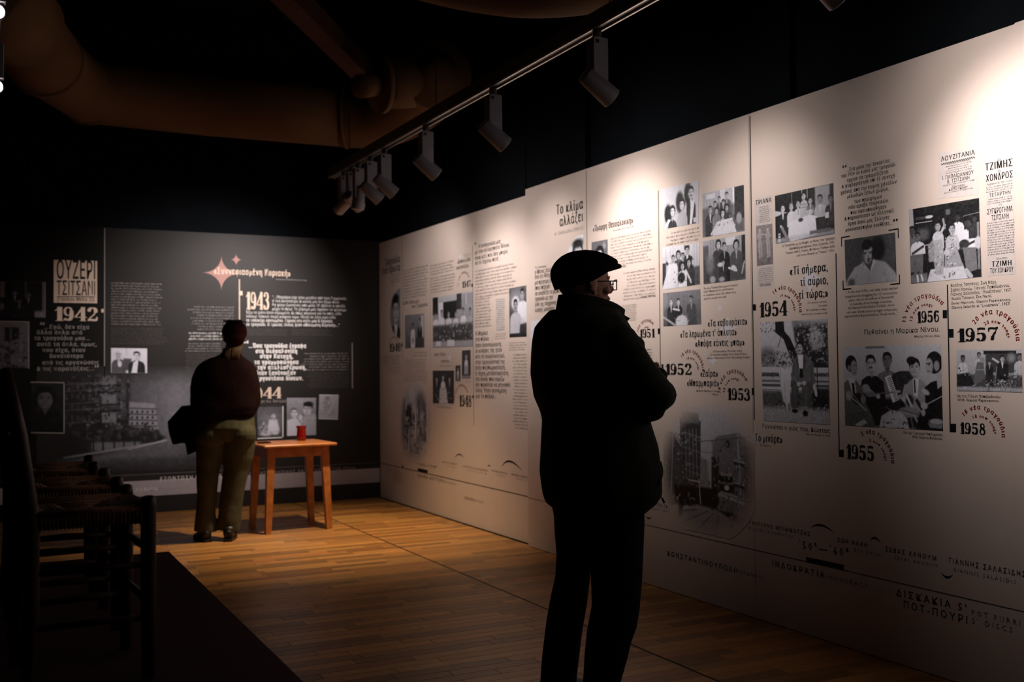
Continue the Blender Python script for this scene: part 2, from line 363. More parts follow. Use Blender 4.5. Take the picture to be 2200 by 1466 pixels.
xB = float(FB.uv(224.5, 650)[0])
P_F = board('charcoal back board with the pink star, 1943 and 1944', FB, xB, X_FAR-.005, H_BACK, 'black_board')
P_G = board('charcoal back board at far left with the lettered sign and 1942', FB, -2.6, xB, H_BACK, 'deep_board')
SK = {}
for bdict, face in ((P_F, FB), (P_G, FB)):   # pale band printed along the foot
    z0 = float(FB.uv(812, 1036.5)[1]); z1 = float(FB.uv(812, 1006)[1])
    V = face.to3([[bdict['a0']+.002, z0], [bdict['a1']-.002, z0], [bdict['a1']-.002, z1], [bdict['a0']+.002, z1]], .0006)
    g = G().add(V, [(0, 1, 2, 3)]); world_build(g, 'pale_band', M['band'], bdict['t'])
    zl = float(FB.uv(812, 994)[1]); V = face.to3([[bdict['a0']+.002, zl-.0035], [bdict['a1']-.002, zl-.0035], [bdict['a1']-.002, zl+.0035], [bdict['a0']+.002, zl+.0035]], .0006)
    world_build(G().add(V, [(0, 1, 2, 3)]), 'foot_line', M['dim_ink'], bdict['t'])
def pick(face, u):
    if face is FB: return P_G if u < 224 else P_F
    if face is FF: return P_A0 if u < 864 else P_A
    return P_B if u < 1258 else P_C if u < 1610 else P_D
# ---- type: every character of the built-in typeface is turned into a flat mesh once
_fc = bpy.data.curves.new('type', 'FONT'); _fo = bpy.data.objects.new('type', _fc); C.objects.link(_fo)
GL = {}
def _msh(body, off, res):
    _fc.body = body; _fc.offset = off; _fc.resolution_u = res; _fc.size = 1.0
    bpy.context.view_layer.update()
    me = _fo.to_mesh(); n = len(me.vertices); v = np.empty(n*3, np.float32); me.vertices.foreach_get('co', v); v = v.reshape(-1, 3)[:, :2].copy()
    F = [tuple(p.vertices) for p in me.polygons]; _fo.to_mesh_clear(); return v, F
_h = _msh('H', 0, 2)[0]; CAPH = float(_h[:, 1].max()); HW = float(_h[:, 0].max()-_h[:, 0].min())
_hh = _msh('HH', 0, 2)[0]; HADV = float(_hh[:, 0].max()-_hh[:, 0].min())-HW
def glyph(ch, off=0.0, res=2):
    k = (ch, off, res)
    if k not in GL:
        if ch == ' ': GL[k] = (np.zeros((0, 2)), [], .28/CAPH*1.0)
        else:
            v, F = _msh(ch, off, res)
            t = _msh('H'+ch+'H', 0, 1)[0]; adv = float(t[:, 0].max()-t[:, 0].min())-HW-HADV
            # advance measured between two capitals; the glyph keeps its own side bearing
            GL[k] = (v/CAPH, F, adv/CAPH)
    return GL[k]
STY = {  # offset of outline, sideways copies for a poster-serif contrast, resolution, extra tracking
    'D': (-.009, (0, .05, .10, .15), 2, .17), 'd': (-.008, (0, .05, .10), 1, .12), 'S': (.004, (0,), 1, .03), 's': (.006, (0,), 1, .02),
    'H': (.012, (0, .05, .10, .15, .20, .25), 1, .24), 'B': (.012, (0, .03), 2, .10), 'W': (.004, (0, .02), 1, .34), 'w': (-.006, (0,), 1, .38), 'L': (-.018, (0,), 1, .06), 'C': (.006, (0, .04), 2, .06)}
def word(s, sty):
    off, sh, res, trk = STY[sty]; V = []; F = []; x = 0; n = 0
    for ch in s:
        v, f, adv = glyph(ch, off, res)
        for q, d in enumerate(sh):
            if ch in 'πΠάώώωμμφψζξ' and len(sh) > 2: d = d*(.42 if ch in 'πΠ' else .75)
            if len(v): V.append(np.c_[v+[x+d, 0], np.full(len(v), q*.00012)]); F += [tuple(i+n for i in q) for q in f]; n += len(v)
        x += adv+trk
    V = np.vstack(V) if V else np.zeros((0, 3))
    return V, F, x
def add_print(name, face, b, parts, m, off=.0008):
    VV = []; FF_ = []; n = 0
    for v, f in parts:
        VV.append(v); FF_ += [tuple(i+n for i in q) for q in f]; n += len(v)
    if not n: return
    VV = [v if v.shape[1] == 3 else np.c_[v, np.zeros(len(v))] for v in VV]; A_ = np.vstack(VV)
    V3 = face.to3(A_[:, :2], off+A_[:, 2])
    return world_build(G().add(V3, FF_), name, M[m] if isinstance(m, str) else m, b['t'])
def text_part(face, s, u0, v0, u1, v1, h, sty, pitch=None):
    A = face.uv(u0, v0); B = face.uv(u1, v1); um, vm = (u0+u1)/2, (v0+v1)/2
    ch = h*face.scale(um, vm)*(1.16 if sty in 'Dd' else 1.0); wv, wf, _ = word(s, sty)
    if not len(wv): return wv, wf
    x0, x1 = wv[:, 0].min(), wv[:, 0].max(); sx = (B[0]-A[0])/(x1-x0); bm = (A[1]+B[1])/2; tl = (B[1]-A[1])*.35
    X = A[0]+(wv[:, 0]-x0)*sx; Y = bm+((X-A[0])/(B[0]-A[0])-.5)*tl+wv[:, 1]*ch
    return np.c_[X, Y, wv[:, 2]], wf
def T(face, lines, sty='s', m='ink', name='lettering', b=None, off=.0008):
    if sty != 's':
        for ln in lines: o = add_print(name, face, b or pick(face, ln[1]), [text_part(face, *(ln+(sty,)))], m, off)
        return o
    parts = [text_part(face, *(ln+(sty,))) for ln in lines]
    um = np.mean([ln[1] for ln in lines]); return add_print(name, face, b or pick(face, um), parts, m, off)
def blurb(face, u0, v0t, v0b, u1, v1t, v1b, n, m='grey_ink', dens=.62, align='L', ragged=.12, name='small_print', xh=.42, b=None):
    """rows of print too small to read in the photograph: u0,v0t..v0b left edge top/bottom, u1,v1t..v1b right edge"""
    r = np.random.RandomState(int(u0*7+v0t*3) % 9999); V = []; F = []
    TL, BL, TR, BR = face.uv(u0, v0t), face.uv(u0, v0b), face.uv(u1, v1t), face.uv(u1, v1b)
    x0, x1 = (TL[0]+BL[0])/2, (TR[0]+BR[0])/2; yt, yb = (TL[1]+TR[1])/2, (BL[1]+BR[1])/2
    ph = (yt-yb)/n; lw = ph*.24
    for i in range(n):
        y = yt-(i+.75)*ph; cut = r.uniform(0, ragged)*(x1-x0)
        a, e = (x0, x1-cut) if align == 'L' else (x0+cut, x1) if align == 'R' else (x0+cut/2, x1-cut/2)
        x = a
        while x < e:
            for k in range(r.randint(2, 10)):
                if x > e: break
                h = ph*xh*(1.0 if r.rand() < .7 else 1.5); yy = y-(ph*.15 if r.rand() < .12 else 0); s = ph*.085*dens*1.6
                q = [(x, yy), (x+s, yy), (x+s, y+h), (x, y+h)]; V += q; c = len(V); F.append((c-4, c-3, c-2, c-1))
                if r.rand() < .75:
                    yk = r.choice([yy, y+ph*xh*.85, y+ph*xh*.4]); q = [(x, yk), (x+lw, yk), (x+lw, yk+s), (x, yk+s)]; V += q; c = len(V); F.append((c-4, c-3, c-2, c-1))
                    if r.rand() < .5: q = [(x+lw-s, yy), (x+lw, yy), (x+lw, y+ph*xh), (x+lw-s, y+ph*xh)]; V += q; c = len(V); F.append((c-4, c-3, c-2, c-1))
                x += lw+ph*.13
            x += ph*.25
    o = add_print(name, face, b or pick(face, (u0+u1)/2), [(np.array(V), F)], m)
    if o: o['kind'] = 'stuff'
    return o
# ---- poster numerals drawn with a broad flat pen
def arc(cx, cy, rx, ry, a0, a1, n=14):
    return [(cx+rx*math.cos(math.radians(a0+(a1-a0)*i/n)), cy+ry*math.sin(math.radians(a0+(a1-a0)*i/n))) for i in range(n+1)]
def pen(pts, wd, th=.035):
    V = []; F = []
    for i in range(len(pts)-1):
        w0 = wd[0]+(wd[1]-wd[0])*i/(len(pts)-1) if isinstance(wd, tuple) else wd
        (x0, y0), (x1, y1) = pts[i], pts[i+1]
        a, t = w0/2, th/2; c = [(x0-a, y0-t), (x0+a, y0-t), (x0+a, y0+t), (x0-a, y0+t), (x1-a, y1-t), (x1+a, y1-t), (x1+a, y1+t), (x1-a, y1+t)]
        hull = sorted(set(c)); lo = []; hi = []
        cr = lambda o, p, q: (p[0]-o[0])*(q[1]-o[1])-(p[1]-o[1])*(q[0]-o[0])
        for p in hull:
            while len(lo) > 1 and cr(lo[-2], lo[-1], p) <= 1e-9: lo.pop()
            lo.append(p)
        for p in hull[::-1]:
            while len(hi) > 1 and cr(hi[-2], hi[-1], p) <= 1e-9: hi.pop()
            hi.append(p)
        h = lo[:-1]+hi[:-1]; b = len(V); V += h; F.append(tuple(range(b, b+len(h))))
    return V, F
def ball(cx, cy, r, ry=None):
    ry = ry or r; V = [(cx+r*math.cos(t*math.pi/6), cy+ry*math.sin(t*math.pi/6)) for t in range(12)]; return V, [tuple(range(12))]
WD = .19
DIG = {
 '1': lambda: [pen([(.30, .01), (.30, .97)], WD+.03), pen([(.10, .72), (.17, .78), (.26, .98)], .05), pen([(.12, .018), (.48, .018)], .03)],
 '9': lambda: [pen(arc(.28, .68, .155, .295, 0, 360, 26), .10), pen([(.435, .70)]+arc(.24, .45, .20, .43, 20, -75, 14), WD-.01), ball(.16, .12, .085)],
 '6': lambda: [pen(arc(.28, .32, .155, .295, 0, 360, 26), .10), pen([(.125, .30)]+arc(.32, .55, .20, .43, 200, 105, 14), WD-.01), ball(.40, .88, .085)],
 '5': lambda: [pen([(.14, .95), (.13, .50)], .035), pen([(.14, .90), (.28, .94), (.42, .90)], .10, .13), pen(arc(.26, .32, .165, .29, 130, -110, 20), WD-.02), ball(.13, .15, .09)],
 '2': lambda: [pen(arc(.28, .74, .155, .235, 170, -25, 16), WD-.03), pen([(.42, .64), (.34, .46), (.20, .28), (.11, .10)], .06), pen([(.10, .08), (.22, .10), (.36, .07), (.47, .10), (.49, .24)], .07, .13), ball(.13, .76, .085)],
 '3': lambda: [pen(arc(.24, .76, .16, .215, 150, -70, 16), (.07, WD-.02)), pen(arc(.24, .29, .18, .27, 80, -150, 20), WD-.02), ball(.12, .80, .08), ball(.11, .18, .085), pen([(.20, .55), (.30, .55)], .05)],
 '4': lambda: [pen([(.40, .99), (.24, .66), (.05, .30)], (.10, .05)), pen([(.03, .27), (.56, .27)], .03, .05), pen([(.40, .99), (.40, .02)], WD), pen([(.27, .018), (.53, .018)], .03)],
 '7': lambda: [pen([(.08, .70), (.09, .90)], .05), pen([(.08, .90), (.22, .93), (.36, .89), (.49, .94)], .05, .13), pen([(.48, .92), (.38, .62), (.27, .34), (.24, .08)], (.04, .20))],
 '8': lambda: [pen(arc(.28, .75, .13, .22, 0, 360, 22), .09), pen(arc(.28, .28, .17, .255, 0, 360, 24), .10), pen([(.17, .72), (.24, .60), (.34, .48), (.43, .34)], .13)],
 '0': lambda: [pen(arc(.28, .49, .16, .47, 0, 360, 28), WD)],
 '‐': lambda: [pen([(.05, .5), (.45, .5)], .03, .06)]}
def year(face, s, u0, v0, u1, v1, h, m='ink'):
    A = face.uv(u0, v0); B = face.uv(u1, v1); sc = face.scale((u0+u1)/2, v0); V = []; F = []; x = 0; Zs = []
    for ch in s:
        for v, f in DIG[ch]():
            b = len(V); V += [(p[0]+x, p[1]) for p in v]; F += [tuple(i+b for i in q) for q in f]; z_ = np.zeros(len(v))
            for n_, q in enumerate(f): z_[list(q)] = n_*.00002
            zc = .0006 if len(f) == 1 else 0; Zs.append(z_+zc+.00003*len(Zs) % .0004)
        x += .40 if ch == '1' else .555
    V = np.array(V); sx = (B[0]-A[0])/(V[:, 0].max()-V[:, 0].min())
    V = np.c_[A[0]+(V[:, 0]-V[:, 0].min())*sx, (A[1]+B[1])/2+V[:, 1]*h*sc, np.concatenate(Zs)]
    return add_print('year_numeral', face, pick(face, u0), [(V, F)], m)
def quad(face, pts, m, name, off=.0007, b=None):
    ab = [face.uv(*p) for p in pts]; return add_print(name, face, b or pick(face, np.mean([p[0] for p in pts])), [(np.array(ab), [tuple(range(len(ab)))])], m, off)
def vline(face, u0, v0, u1, v1, wpx, m='ink', b=None, name='timeline_rule'):
    A, B = face.uv(u0, v0), face.uv(u1, v1); x = (A[0]+B[0])/2; wm = wpx*face.scale(u0, (v0+v1)/2)/2
    return add_print(name, face, b or pick(face, u0), [(np.array([(x-wm, B[1]), (x+wm, B[1]), (x+wm, A[1]), (x-wm, A[1])]), [(0, 1, 2, 3)])], m, .0006)
def star(face, u, v, hw, hh, m='star', name='star_print'):
    c = face.uv(u, v); rx = abs(face.uv(u+hw, v)[0]-c[0]); ry = hh*face.scale(u, v); V = [tuple(c)]
    for q in range(4):
        for i in range(8):
            t = i/8*math.pi/2; x, y = 1-math.sin(t), 1-math.cos(t)         # concave astroid-like arm
            e = 1.0; X, Y = [(x, y), (-y, x), (-x, -y), (y, -x)][q]; V.append((c[0]+X*rx, c[1]+Y*ry))
    n = len(V)-1; return add_print(name, face, pick(face, u), [(np.array(V), [(0, 1+i, 1+(i+1) % n) for i in range(n)])], m, .0005)
def arc_text(face, s, u, v, ry, a0, a1, h, sty='D', m='red_ink', squeeze=1.0):
    """letters set round a circle centred at pixel u,v; ry radius in vertical pixels; angles from a0 to a1 clockwise"""
    c = face.uv(u, v); sc = face.scale(u, v); R = ry*sc; H = h*sc; off, sh, res, trk = STY[sty]
    adv = []; x = 0
    for ch in s: g = glyph(ch, off, res); adv.append(x+g[2]/2); x += g[2]+trk
    parts = []; k = math.radians(abs(a1-a0))*R/(x*H)
    for ch, xc in zip(s, adv):
        v_, f, ad = glyph(ch, off, res)
        if not len(v_): continue
        th = math.radians(a0+(a1-a0)*xc/x); ca, sa = math.cos(th-math.pi/2), math.sin(th-math.pi/2)
        for d in sh:
            X = (v_[:, 0]-ad/2+d)*H*k*.92; Y = v_[:, 1]*H+R
            parts.append((np.c_[c[0]+X*ca-Y*sa, c[1]+X*sa+Y*ca], f))
    return add_print('arc_lettering', face, pick(face, u), parts, m)
def smile(face, u0, v0, um, vm, u1, v1, wpx=1.8, m='ink'):
    A, K, B = face.uv(u0, v0), face.uv(um, vm), face.uv(u1, v1); K = 2*K-(A+B)/2; wm = wpx*face.scale(um, vm)/2; V = []
    for i in range(13):
        t = i/12; p = A*(1-t)**2+2*K*t*(1-t)+B*t*t; w_ = wm*(.35+1.3*math.sin(math.pi*t)); V += [(p[0], p[1]-w_), (p[0], p[1]+w_)]
    return add_print('arc_mark', face, pick(face, um), [(np.array(V), [(2*i, 2*i+2, 2*i+3, 2*i+1) for i in range(12)])], m)
# ---------------------------------------------------------------- words on the near right-hand boards
for u0, v0, u1, v1, wp in ((1258.6, 368, 1262.5, 540, 1.6), (1412.6, 410.5, 1421, 800, 2.2), (1609.5, 250, 1622.5, 902, 3.0), (1792.4, 545, 1807, 982, 3.0), (2034, 612, 2043.6, 929, 3.2)):
    vline(FN, u0, v0, u1, v1, wp, b=P_D if 1600 < u0 < 1615 else P_C if u0 < 1260 else None)
for q in ((1413.5, 1417.5, 706, 718.5), (1421, 1425.5, 783, 797), (1615.3, 1620.5, 834, 849), (1617, 1624.5, 654, 667.5), (1804, 1813, 966.5, 982.5), (2025.6, 2035, 666.5, 684), (2038, 2049, 707, 725.7), (2043, 2054.4, 911, 929)):
    a, c, d, e = q; quad(FN, ((a, e), (c, e), (c, d), (a, d)), 'ink', 'timeline_marker')
for s, u0, v0, u1, v1, h in (('1951', 1375, 727, 1407.7, 725, 19), ('1952', 1430, 807, 1486, 805, 24.5), ('1953', 1563, 861, 1611.6, 860, 26), ('1954', 1632, 682, 1692, 678, 32),
                             ('1955', 1818.6, 988, 1878, 988.4, 31.7), ('1956', 1970.6, 694, 2018, 692, 25), ('1957', 2057.7, 735, 2144.7, 732.5, 29.5), ('1958', 2062.7, 933, 2117.5, 933.6, 24.5)):
    year(FN, s, u0, v0, u1, v1, h)
for n, u, v, R, a0, a1, h in (('11', 1390, 729, 37, 175, 50, 7.5), ('18', 1483, 800, 42, 135, 0, 8), ('28', 1578, 849, 48, 178, 35, 8.5), ('14', 1683, 671, 49, 128, -5, 9),
                              ('5', 1872, 988, 55, 118, -5, 10), ('15', 1990, 696, 56, 176, 40, 10), ('20', 2133, 731, 56, 142, -5, 11), ('18', 2105, 934, 54, 138, -5, 10)):
    arc_text(FN, n+' νέα τραγούδια', u, v, R, a0, a1, h)
    d = (a0-a1); k0 = a0-4 if a0 > 160 else a0-20
    arc_text(FN, n+' new songs', u, v, R-h*1.75, k0, k0-d*.8, h*.72)
for u, v, a, b_ in ((1547, 663, 7, 10), (1564, 705.5, 23.5, 34), (1532, 775, 11.5, 16), (1515, 761.7, 4, 6.7), (1740, 601, 33, 38), (1624, 940, 14, 20), (1276, 490, 6, 9), (1284, 474, 2, 3)): star(FN, u, v, a, b_)
T(FN, [('Το κλίμα', 1195.3, 461, 1252.8, 449.5, 18), ('αλλάζει', 1202.6, 487, 1253, 475.4, 18)], 'D')
T(FN, [('A CHANGING PERIOD', 1192, 506.7, 1253.7, 493.6, 8)], 'L', 'grey_ink')
T(FN, [('Τις 13 Ιανουαρίου', 1149.5, 577.5, 1174, 574, 4)], 's', 'grey_ink')
T(FN, [(s, 1149.5, v, u1, v-(u1-1149.5)*.12, 8) for s, v, u1 in (('ο Μάνος Χατζιδάκις', 588.6, 1200), ('ένα στο θέατρο', 599.5, 1187), ('μια πρόχειρη διάλεξη', 611.5, 1200), ('όπου επιχειρεί', 623.5, 1182),
   ('να αναδείξει το ρεμπέτικο', 635.5, 1212), ('τραγούδι ως την', 647.5, 1188), ('λίθο της σύγχρονης', 659.5, 1196), ('λαϊκής μουσικής', 671.5, 1192))], 'd')
T(FN, [('«Όμορφη Θεσσαλονίκη»', 1274, 496.8, 1359.8, 481, 11)], 'D')
T(FN, [('Beautiful Thessaloniki', 1318, 497, 1362, 488, 3)], 's', 'grey_ink')
blurb(FN, 1312, 510, 576, 1403, 492, 560, 10, 'grey_ink', .45, 'L', .16)
T(FN, [('Γιώργος Μητσάκης', 1318, 578, 1345, 574, 4.5)], 'd')
blurb(FN, 1338, 584, 648, 1408, 574, 640, 9, 'grey_ink', .4, 'R', .2)
T(FN, [('Γιώργος Μητσάκης', 1378, 640.5, 1408, 636.5, 4.5)], 's', 'grey_ink')
blurb(FN, 1336.5, 655, 692, 1369, 652, 689, 11, 'ink', .55, 'L', .12)
blurb(FN, 1318, 656, 692, 1332.5, 653.5, 690, 11, 'ink', .55, 'L', .1)
quad(FN, ((1372, 716), (1371, 716), (1371, 715), (1372, 715)), 'ink', 'timeline_marker')
blurb(FN, 1380, 749, 774, 1401, 748, 772, 4, 'grey_ink', .6, 'R', .3)
blurb(FN, 1429, 500, 531, 1502, 486, 518, 4, 'grey_ink', .5, 'R', .2)
T(FN, [('The duet Tsitsanis-Ninou goes to Istanbul', 1511.7, 622.5, 1584.4, 614.3, 4.6), ('with E. Margaronis for performances', 1511.7, 629.7, 1575.8, 622, 4.6), ('at Casablanca music hall, where they', 1511.7, 637.2, 1581, 629.5, 4.6), ('play for a month and a half.', 1512.7, 644.5, 1561, 639.5, 4.6)], 's', 'grey_ink')
T(FN, [('«Τα καβουράκια»', 1521, 702.4, 1605.5, 697.8, 12.5), ("«Τα λερωμένα τ' άπλυτα»", 1462, 726, 1582.7, 720.8, 12.5), ('«Απόψε κάνεις μπαμ»', 1494, 745.3, 1599.7, 742.7, 12.5)], 'D')
T(FN, [('«Ta kavourakia» (The Little Crabs)', 1532, 758, 1594.5, 755.2, 4.6), ("«Ta leromena t'aplyta» (Your Dirty Clothes)", 1525, 765, 1604, 762.3, 4.6), ("«Apopse kaneis bam» (You're Astonishing Tonight)", 1519, 771.9, 1611.5, 769.5, 4.6)], 's', 'grey_ink')
T(FN, [('«Ζαΐρα»', 1505, 810, 1542.4, 809.6, 12), ('«Μπαρμπαριά»', 1476.3, 830.5, 1545, 829.9, 12)], 'D')
T(FN, [('Barbaria (Barbary Coast)', 1496.4, 842, 1543, 842.5, 4.4), ('«Zaira»', 1529.5, 849.5, 1543.4, 849.7, 4.4)], 's', 'grey_ink')
# the long cutting headed TRIANA
quad(FN, ((1626.6, 623.6), (1662.4, 618.5), (1658, 419), (1622, 425)), 'paper', 'press_cutting', .0005)
T(FN, [('ΤΡΙΑΝΑ', 1623.5, 440.4, 1658, 434, 9)], 'B', 'ink'); T(FN, [('ΤΡΙΑΝΑ', 1631.7, 616.4, 1656.3, 614.4, 6)], 'B', 'ink')
blurb(FN, 1628, 445, 481, 1656, 439, 476, 9, 'ink', .6, 'C', .3); blurb(FN, 1629, 576, 609, 1661, 573, 606, 8, 'ink', .6, 'C', .2)
T(FN, [('Ο Τσιτσάνης με τη Βέμπο, τη Νίνου, τον Γρηγόρη', 1681, 531.5, 1793, 514, 5.2), ('(Αραπάκη) και φίλους στην «Τριάνα», 1953.', 1696, 537.6, 1793, 522.5, 5.2), ('Tsitsanis with S. Vembo, M. Ninou, Trellinas (left)', 1688, 546.4, 1793, 531.5, 5.2), ('and some friends at "Triana", 1953.', 1712, 551.3, 1793, 540.5, 5.2)], 's', 'grey_ink')
T(FN, [('«Τί σήμερα,', 1697, 591.5, 1778.5, 582.7, 15), ('τί αύριο,', 1719, 614.4, 1779, 611, 15), ('τί τώρα;»', 1715.7, 642.6, 1779, 638, 15)], 'D')
T(FN, [('«Ti simera, ti avrio,', 1735, 653.2, 1777.3, 649.8, 4.4), ('ti tora?»', 1759, 659.5, 1777.3, 657.8, 4.4), ('(It could be today,', 1732.6, 668.5, 1775.6, 666.3, 4.4), ('tomorrow, or even now)', 1722, 677.6, 1777.3, 674.4, 4.4)], 's', 'grey_ink')
T(FN, [('Γεννιέται ο γιός του, Κώστας.', 1638.6, 919.7, 1786, 931.6, 9)], 'S', 'ink'); T(FN, [('His son, Kostas, is born.', 1732.6, 934.8, 1784, 938.8, 4.4)], 's', 'grey_ink')
T(FN, [('«Το μινόρε»', 1616.7, 948.7, 1681, 951.7, 13.5)], 'D', b=P_D); T(FN, [('To minore', 1632, 958, 1656, 961, 4)], 's', 'grey_ink')
T(FN, [('…Στα μέσα της δεκαετίας', 1818, 369.5, 1912.4, 349, 7.2), ('του 1950 το λαϊκό μας τραγούδι', 1806.8, 382, 1924, 358, 7.2), ('άρχισε να τραυματίζεται', 1819.7, 391.6, 1909, 372.6, 7.2), ('& ψυχορράγησε επί 15 συνεχή', 1808.8, 404.5, 1922.6, 381.4, 7.2),
   ('χρόνια, από την εισροή χιλιάδων', 1806, 417.5, 1926.7, 394.7, 7.2), ('μελωδιών ξένων χωρών,', 1820.7, 426, 1909.7, 409.5, 7.2), ('των περίφημων', 1835.4, 437, 1894.8, 426, 7.2), ('ινδο αραβο τουρκικών,', 1822.3, 450, 1909.7, 434.6, 7.2),
   ('που οικειοποιήθησαν', 1827.5, 461, 1904.6, 448, 7.2), ('& παρουσίασαν ως ελληνικά', 1814.6, 474, 1920, 456.7, 7.2), ('έργα δικοί μας Έλληνες', 1822.7, 484.6, 1911.8, 470.9, 7.2), ('μουσικοκάπηλοι συνθέτες…', 1817, 497.5, 1919, 482.7, 7.2)], 'd')
T(FN, [('“', 1810, 371, 1819.5, 369, 15)], 'B'); T(FN, [('”', 1919, 487, 1929.5, 485, 15)], 'B')
for P in (((1807.9, 530), (1808, 510.6), (1825, 507.8)), ((1910, 495), (1929.8, 492), (1930.3, 512)), ((1810.7, 603), (1811.7, 622), (1828.4, 620)), ((1914, 611.3), (1932.8, 609.5), (1932, 590))):
    ab = [FN.uv(*p) for p in P]; xc = ab[1][0]; yc = (ab[1][1]); w_ = .0028; pr = []
    for q, hz in ((ab[0], None), (ab[2], None)):
        if abs(q[0]-xc) > abs(q[1]-yc): x0, x1 = sorted((q[0], xc)); pr.append((np.array([(x0-w_, yc-w_), (x1+w_, yc-w_), (x1+w_, yc+w_), (x0-w_, yc+w_)]), [(0, 1, 2, 3)]))
        else: y0, y1 = sorted((q[1], yc)); pr.append((np.array([(xc-w_, y0), (xc+w_, y0), (xc+w_, y1), (xc-w_, y1)]), [(0, 1, 2, 3)]))
    add_print('corner_bracket', FN, P_D, pr, 'ink')
T(FN, [('“...In the mid 1950s, our laika songs started', 1816, 630.7, 1928.6, 621.6, 5.6), ('being hurt & struggling for 15 consecutive', 1816, 639.8, 1928.4, 632, 5.6), ('years, due to the inflow of thousands', 1823.5, 648, 1920.5, 640.5, 5.6), ('of melodies from foreign countries,', 1826.4, 656.5, 1916.8, 649.6, 5.6),
   ('the famous Indo-Arabic-Turkish, which', 1822.3, 664.3, 1922.2, 658.2, 5.6), ('our own Greek music-monger composers', 1818.6, 673.7, 1927.9, 667.5, 5.6), ('appropriated & presented as Greek work...”', 1815.4, 682.2, 1930, 675.8, 5.6)], 's', 'grey_ink')
T(FN, [('Πεθαίνει η Μαρίκα Νίνου.', 1857.4, 719, 2019, 712.4, 10)], 'S', 'ink'); T(FN, [('Marika Ninou dies.', 1965, 725.5, 2020, 723.7, 5)], 's', 'grey_ink')
# cuttings at the right
quad(FN, ((2016, 428), (2102.5, 418), (2101.5, 316), (2015, 328)), 'paper', 'press_cutting', .0005)
T(FN, [('ΛΟΥΖΙΤΑΝΙΑ', 2021.9, 347, 2094.6, 332.3, 9.5)], 'B')
A_, B_ = FN.uv(2022, 350.5), FN.uv(2095, 337); zz = (A_[1]+B_[1])/2-.004
V = []; 
for i in range(61): x = A_[0]+(B_[0]-A_[0])*i/60; yy = zz+.0035*math.sin(i*1.9); V += [(x, yy-.0022), (x, yy+.0022)]
add_print('wavy_rule', FN, P_D, [(np.array(V), [(2*i, 2*i+2, 2*i+3, 2*i+1) for i in range(60)])], 'ink')
T(FN, [('Ι. ΠΑΠΑΪΩΑΝΝΟΥ', 2025, 386.2, 2092, 374.2, 7.5), ('Β. ΤΣΙΤΣΑΝΗ', 2035.6, 394.5, 2083, 385.5, 7.5)], 'B')
T(FN, [('ΖΩΗ ΝΑΧΗ', 2044.8, 404.5, 2073, 400, 4.6), ('ΚΑΙΤΗ ΓΚΡΑΙΥ', 2039.3, 410.5, 2079.7, 404.5, 4.6)], 'C')
blurb(FN, 2026, 352, 376, 2093, 340, 364, 5, 'ink', .7, 'C', .45); blurb(FN, 2026, 395.5, 401, 2095, 384.5, 390.5, 1, 'ink', .7, 'C', 0); blurb(FN, 2029, 411, 416.5, 2091, 403, 408.5, 1, 'ink', .7, 'C', 0)
quad(FN, ((2122.3, 593.6), (2182.3, 589), (2175.8, 335), (2115.3, 341)), 'paper', 'press_cutting', .0005)
T(FN, [('ΤΖΙΜΗΣ', 2116.8, 366.5, 2175.8, 357.3, 13), ('ΧΟΝΔΡΟΣ', 2118.6, 390.6, 2176.2, 381.3, 12)], 'D')
T(FN, [('Ο', 2143.5, 346.7, 2149.5, 345.9, 4.6), ('Ο', 2144, 371, 2149.5, 370.2, 4.6), ('ΤΟ', 2146, 442.3, 2152.5, 441.6, 3.6)], 'S')
T(FN, [('Αρριανού 22, τηλ. 91-205', 2121, 398, 2174, 390.5, 4)], 's')
T(FN, [('ΤΕΤΑΡΤΗΝ', 2125.6, 424.4, 2171, 416.8, 7.6)], 'S'); T(FN, [('ΣΥΓΚΡΟΤΗΜΑ', 2121.6, 460.5, 2175.8, 454, 11), ('ΤΣΙΤΣΑΝΗ', 2130.4, 473.5, 2167.5, 469.8, 10.5)], 'C')
blurb(FN, 2119, 401, 415, 2176, 392, 407, 3, 'ink', .7, 'L', .02); blurb(FN, 2120, 427, 441, 2177, 418.5, 433, 3, 'ink', .7, 'C', .2)
blurb(FN, 2122, 477, 550, 2179.5, 470.5, 545, 14, 'ink', .75, 'L', .02)
T(FN, [('ΤΖΙΜΗ', 2131, 573.2, 2173.6, 570.6, 9.5)], 'D'); T(FN, [('ΤΟΥ ΧΟΝΔΡΟΥ', 2127.7, 587, 2177.5, 584.2, 10)], 'C'); T(FN, [('Όλοι στου', 2141, 558, 2164, 556, 4)], 's')
T(FN, [('Βασίλης Τσιτσάνης, Ζωή Νάχη,', 2043, 616.5, 2141.7, 609, 6.2), ('Σεβάς Χανούμ, Γιάννης Παπαϊωάννου,', 2043, 626.6, 2170, 616.5, 6.2), ('Γιάννης Σαλασίδης, “Λουζιτάνια”, 1957.', 2043, 635.9, 2173, 626, 6.2), ('Vassilis Tsitsanis, Zoe Nachi,', 2043.8, 645, 2130.9, 638.4, 6.2), ('Sevas Hanoum, Giannis Papaioannou,', 2044.3, 654.8, 2171.7, 646, 6.2), ('Giannis Salasidis at “Louzitania”, 1957.', 2044.3, 664.3, 2171.2, 655, 6.2)], 'S', 'ink')
T(FN, [('Με τον Γρηγόρη Μπιθικώτση.', 1941, 932.5, 2026.3, 937.5, 5.6), ('With Grigoris Bithikotsis.', 1959.4, 942, 2026, 945.2, 5.6)], 's', 'ink')
T(FN, [('Με τον Γιάννη Παπαϊωάννου.', 2056, 854.5, 2151, 855.5, 6), ('With Giannis Papaioannou.', 2056.6, 862.6, 2147, 863.6, 6)], 's', 'ink')
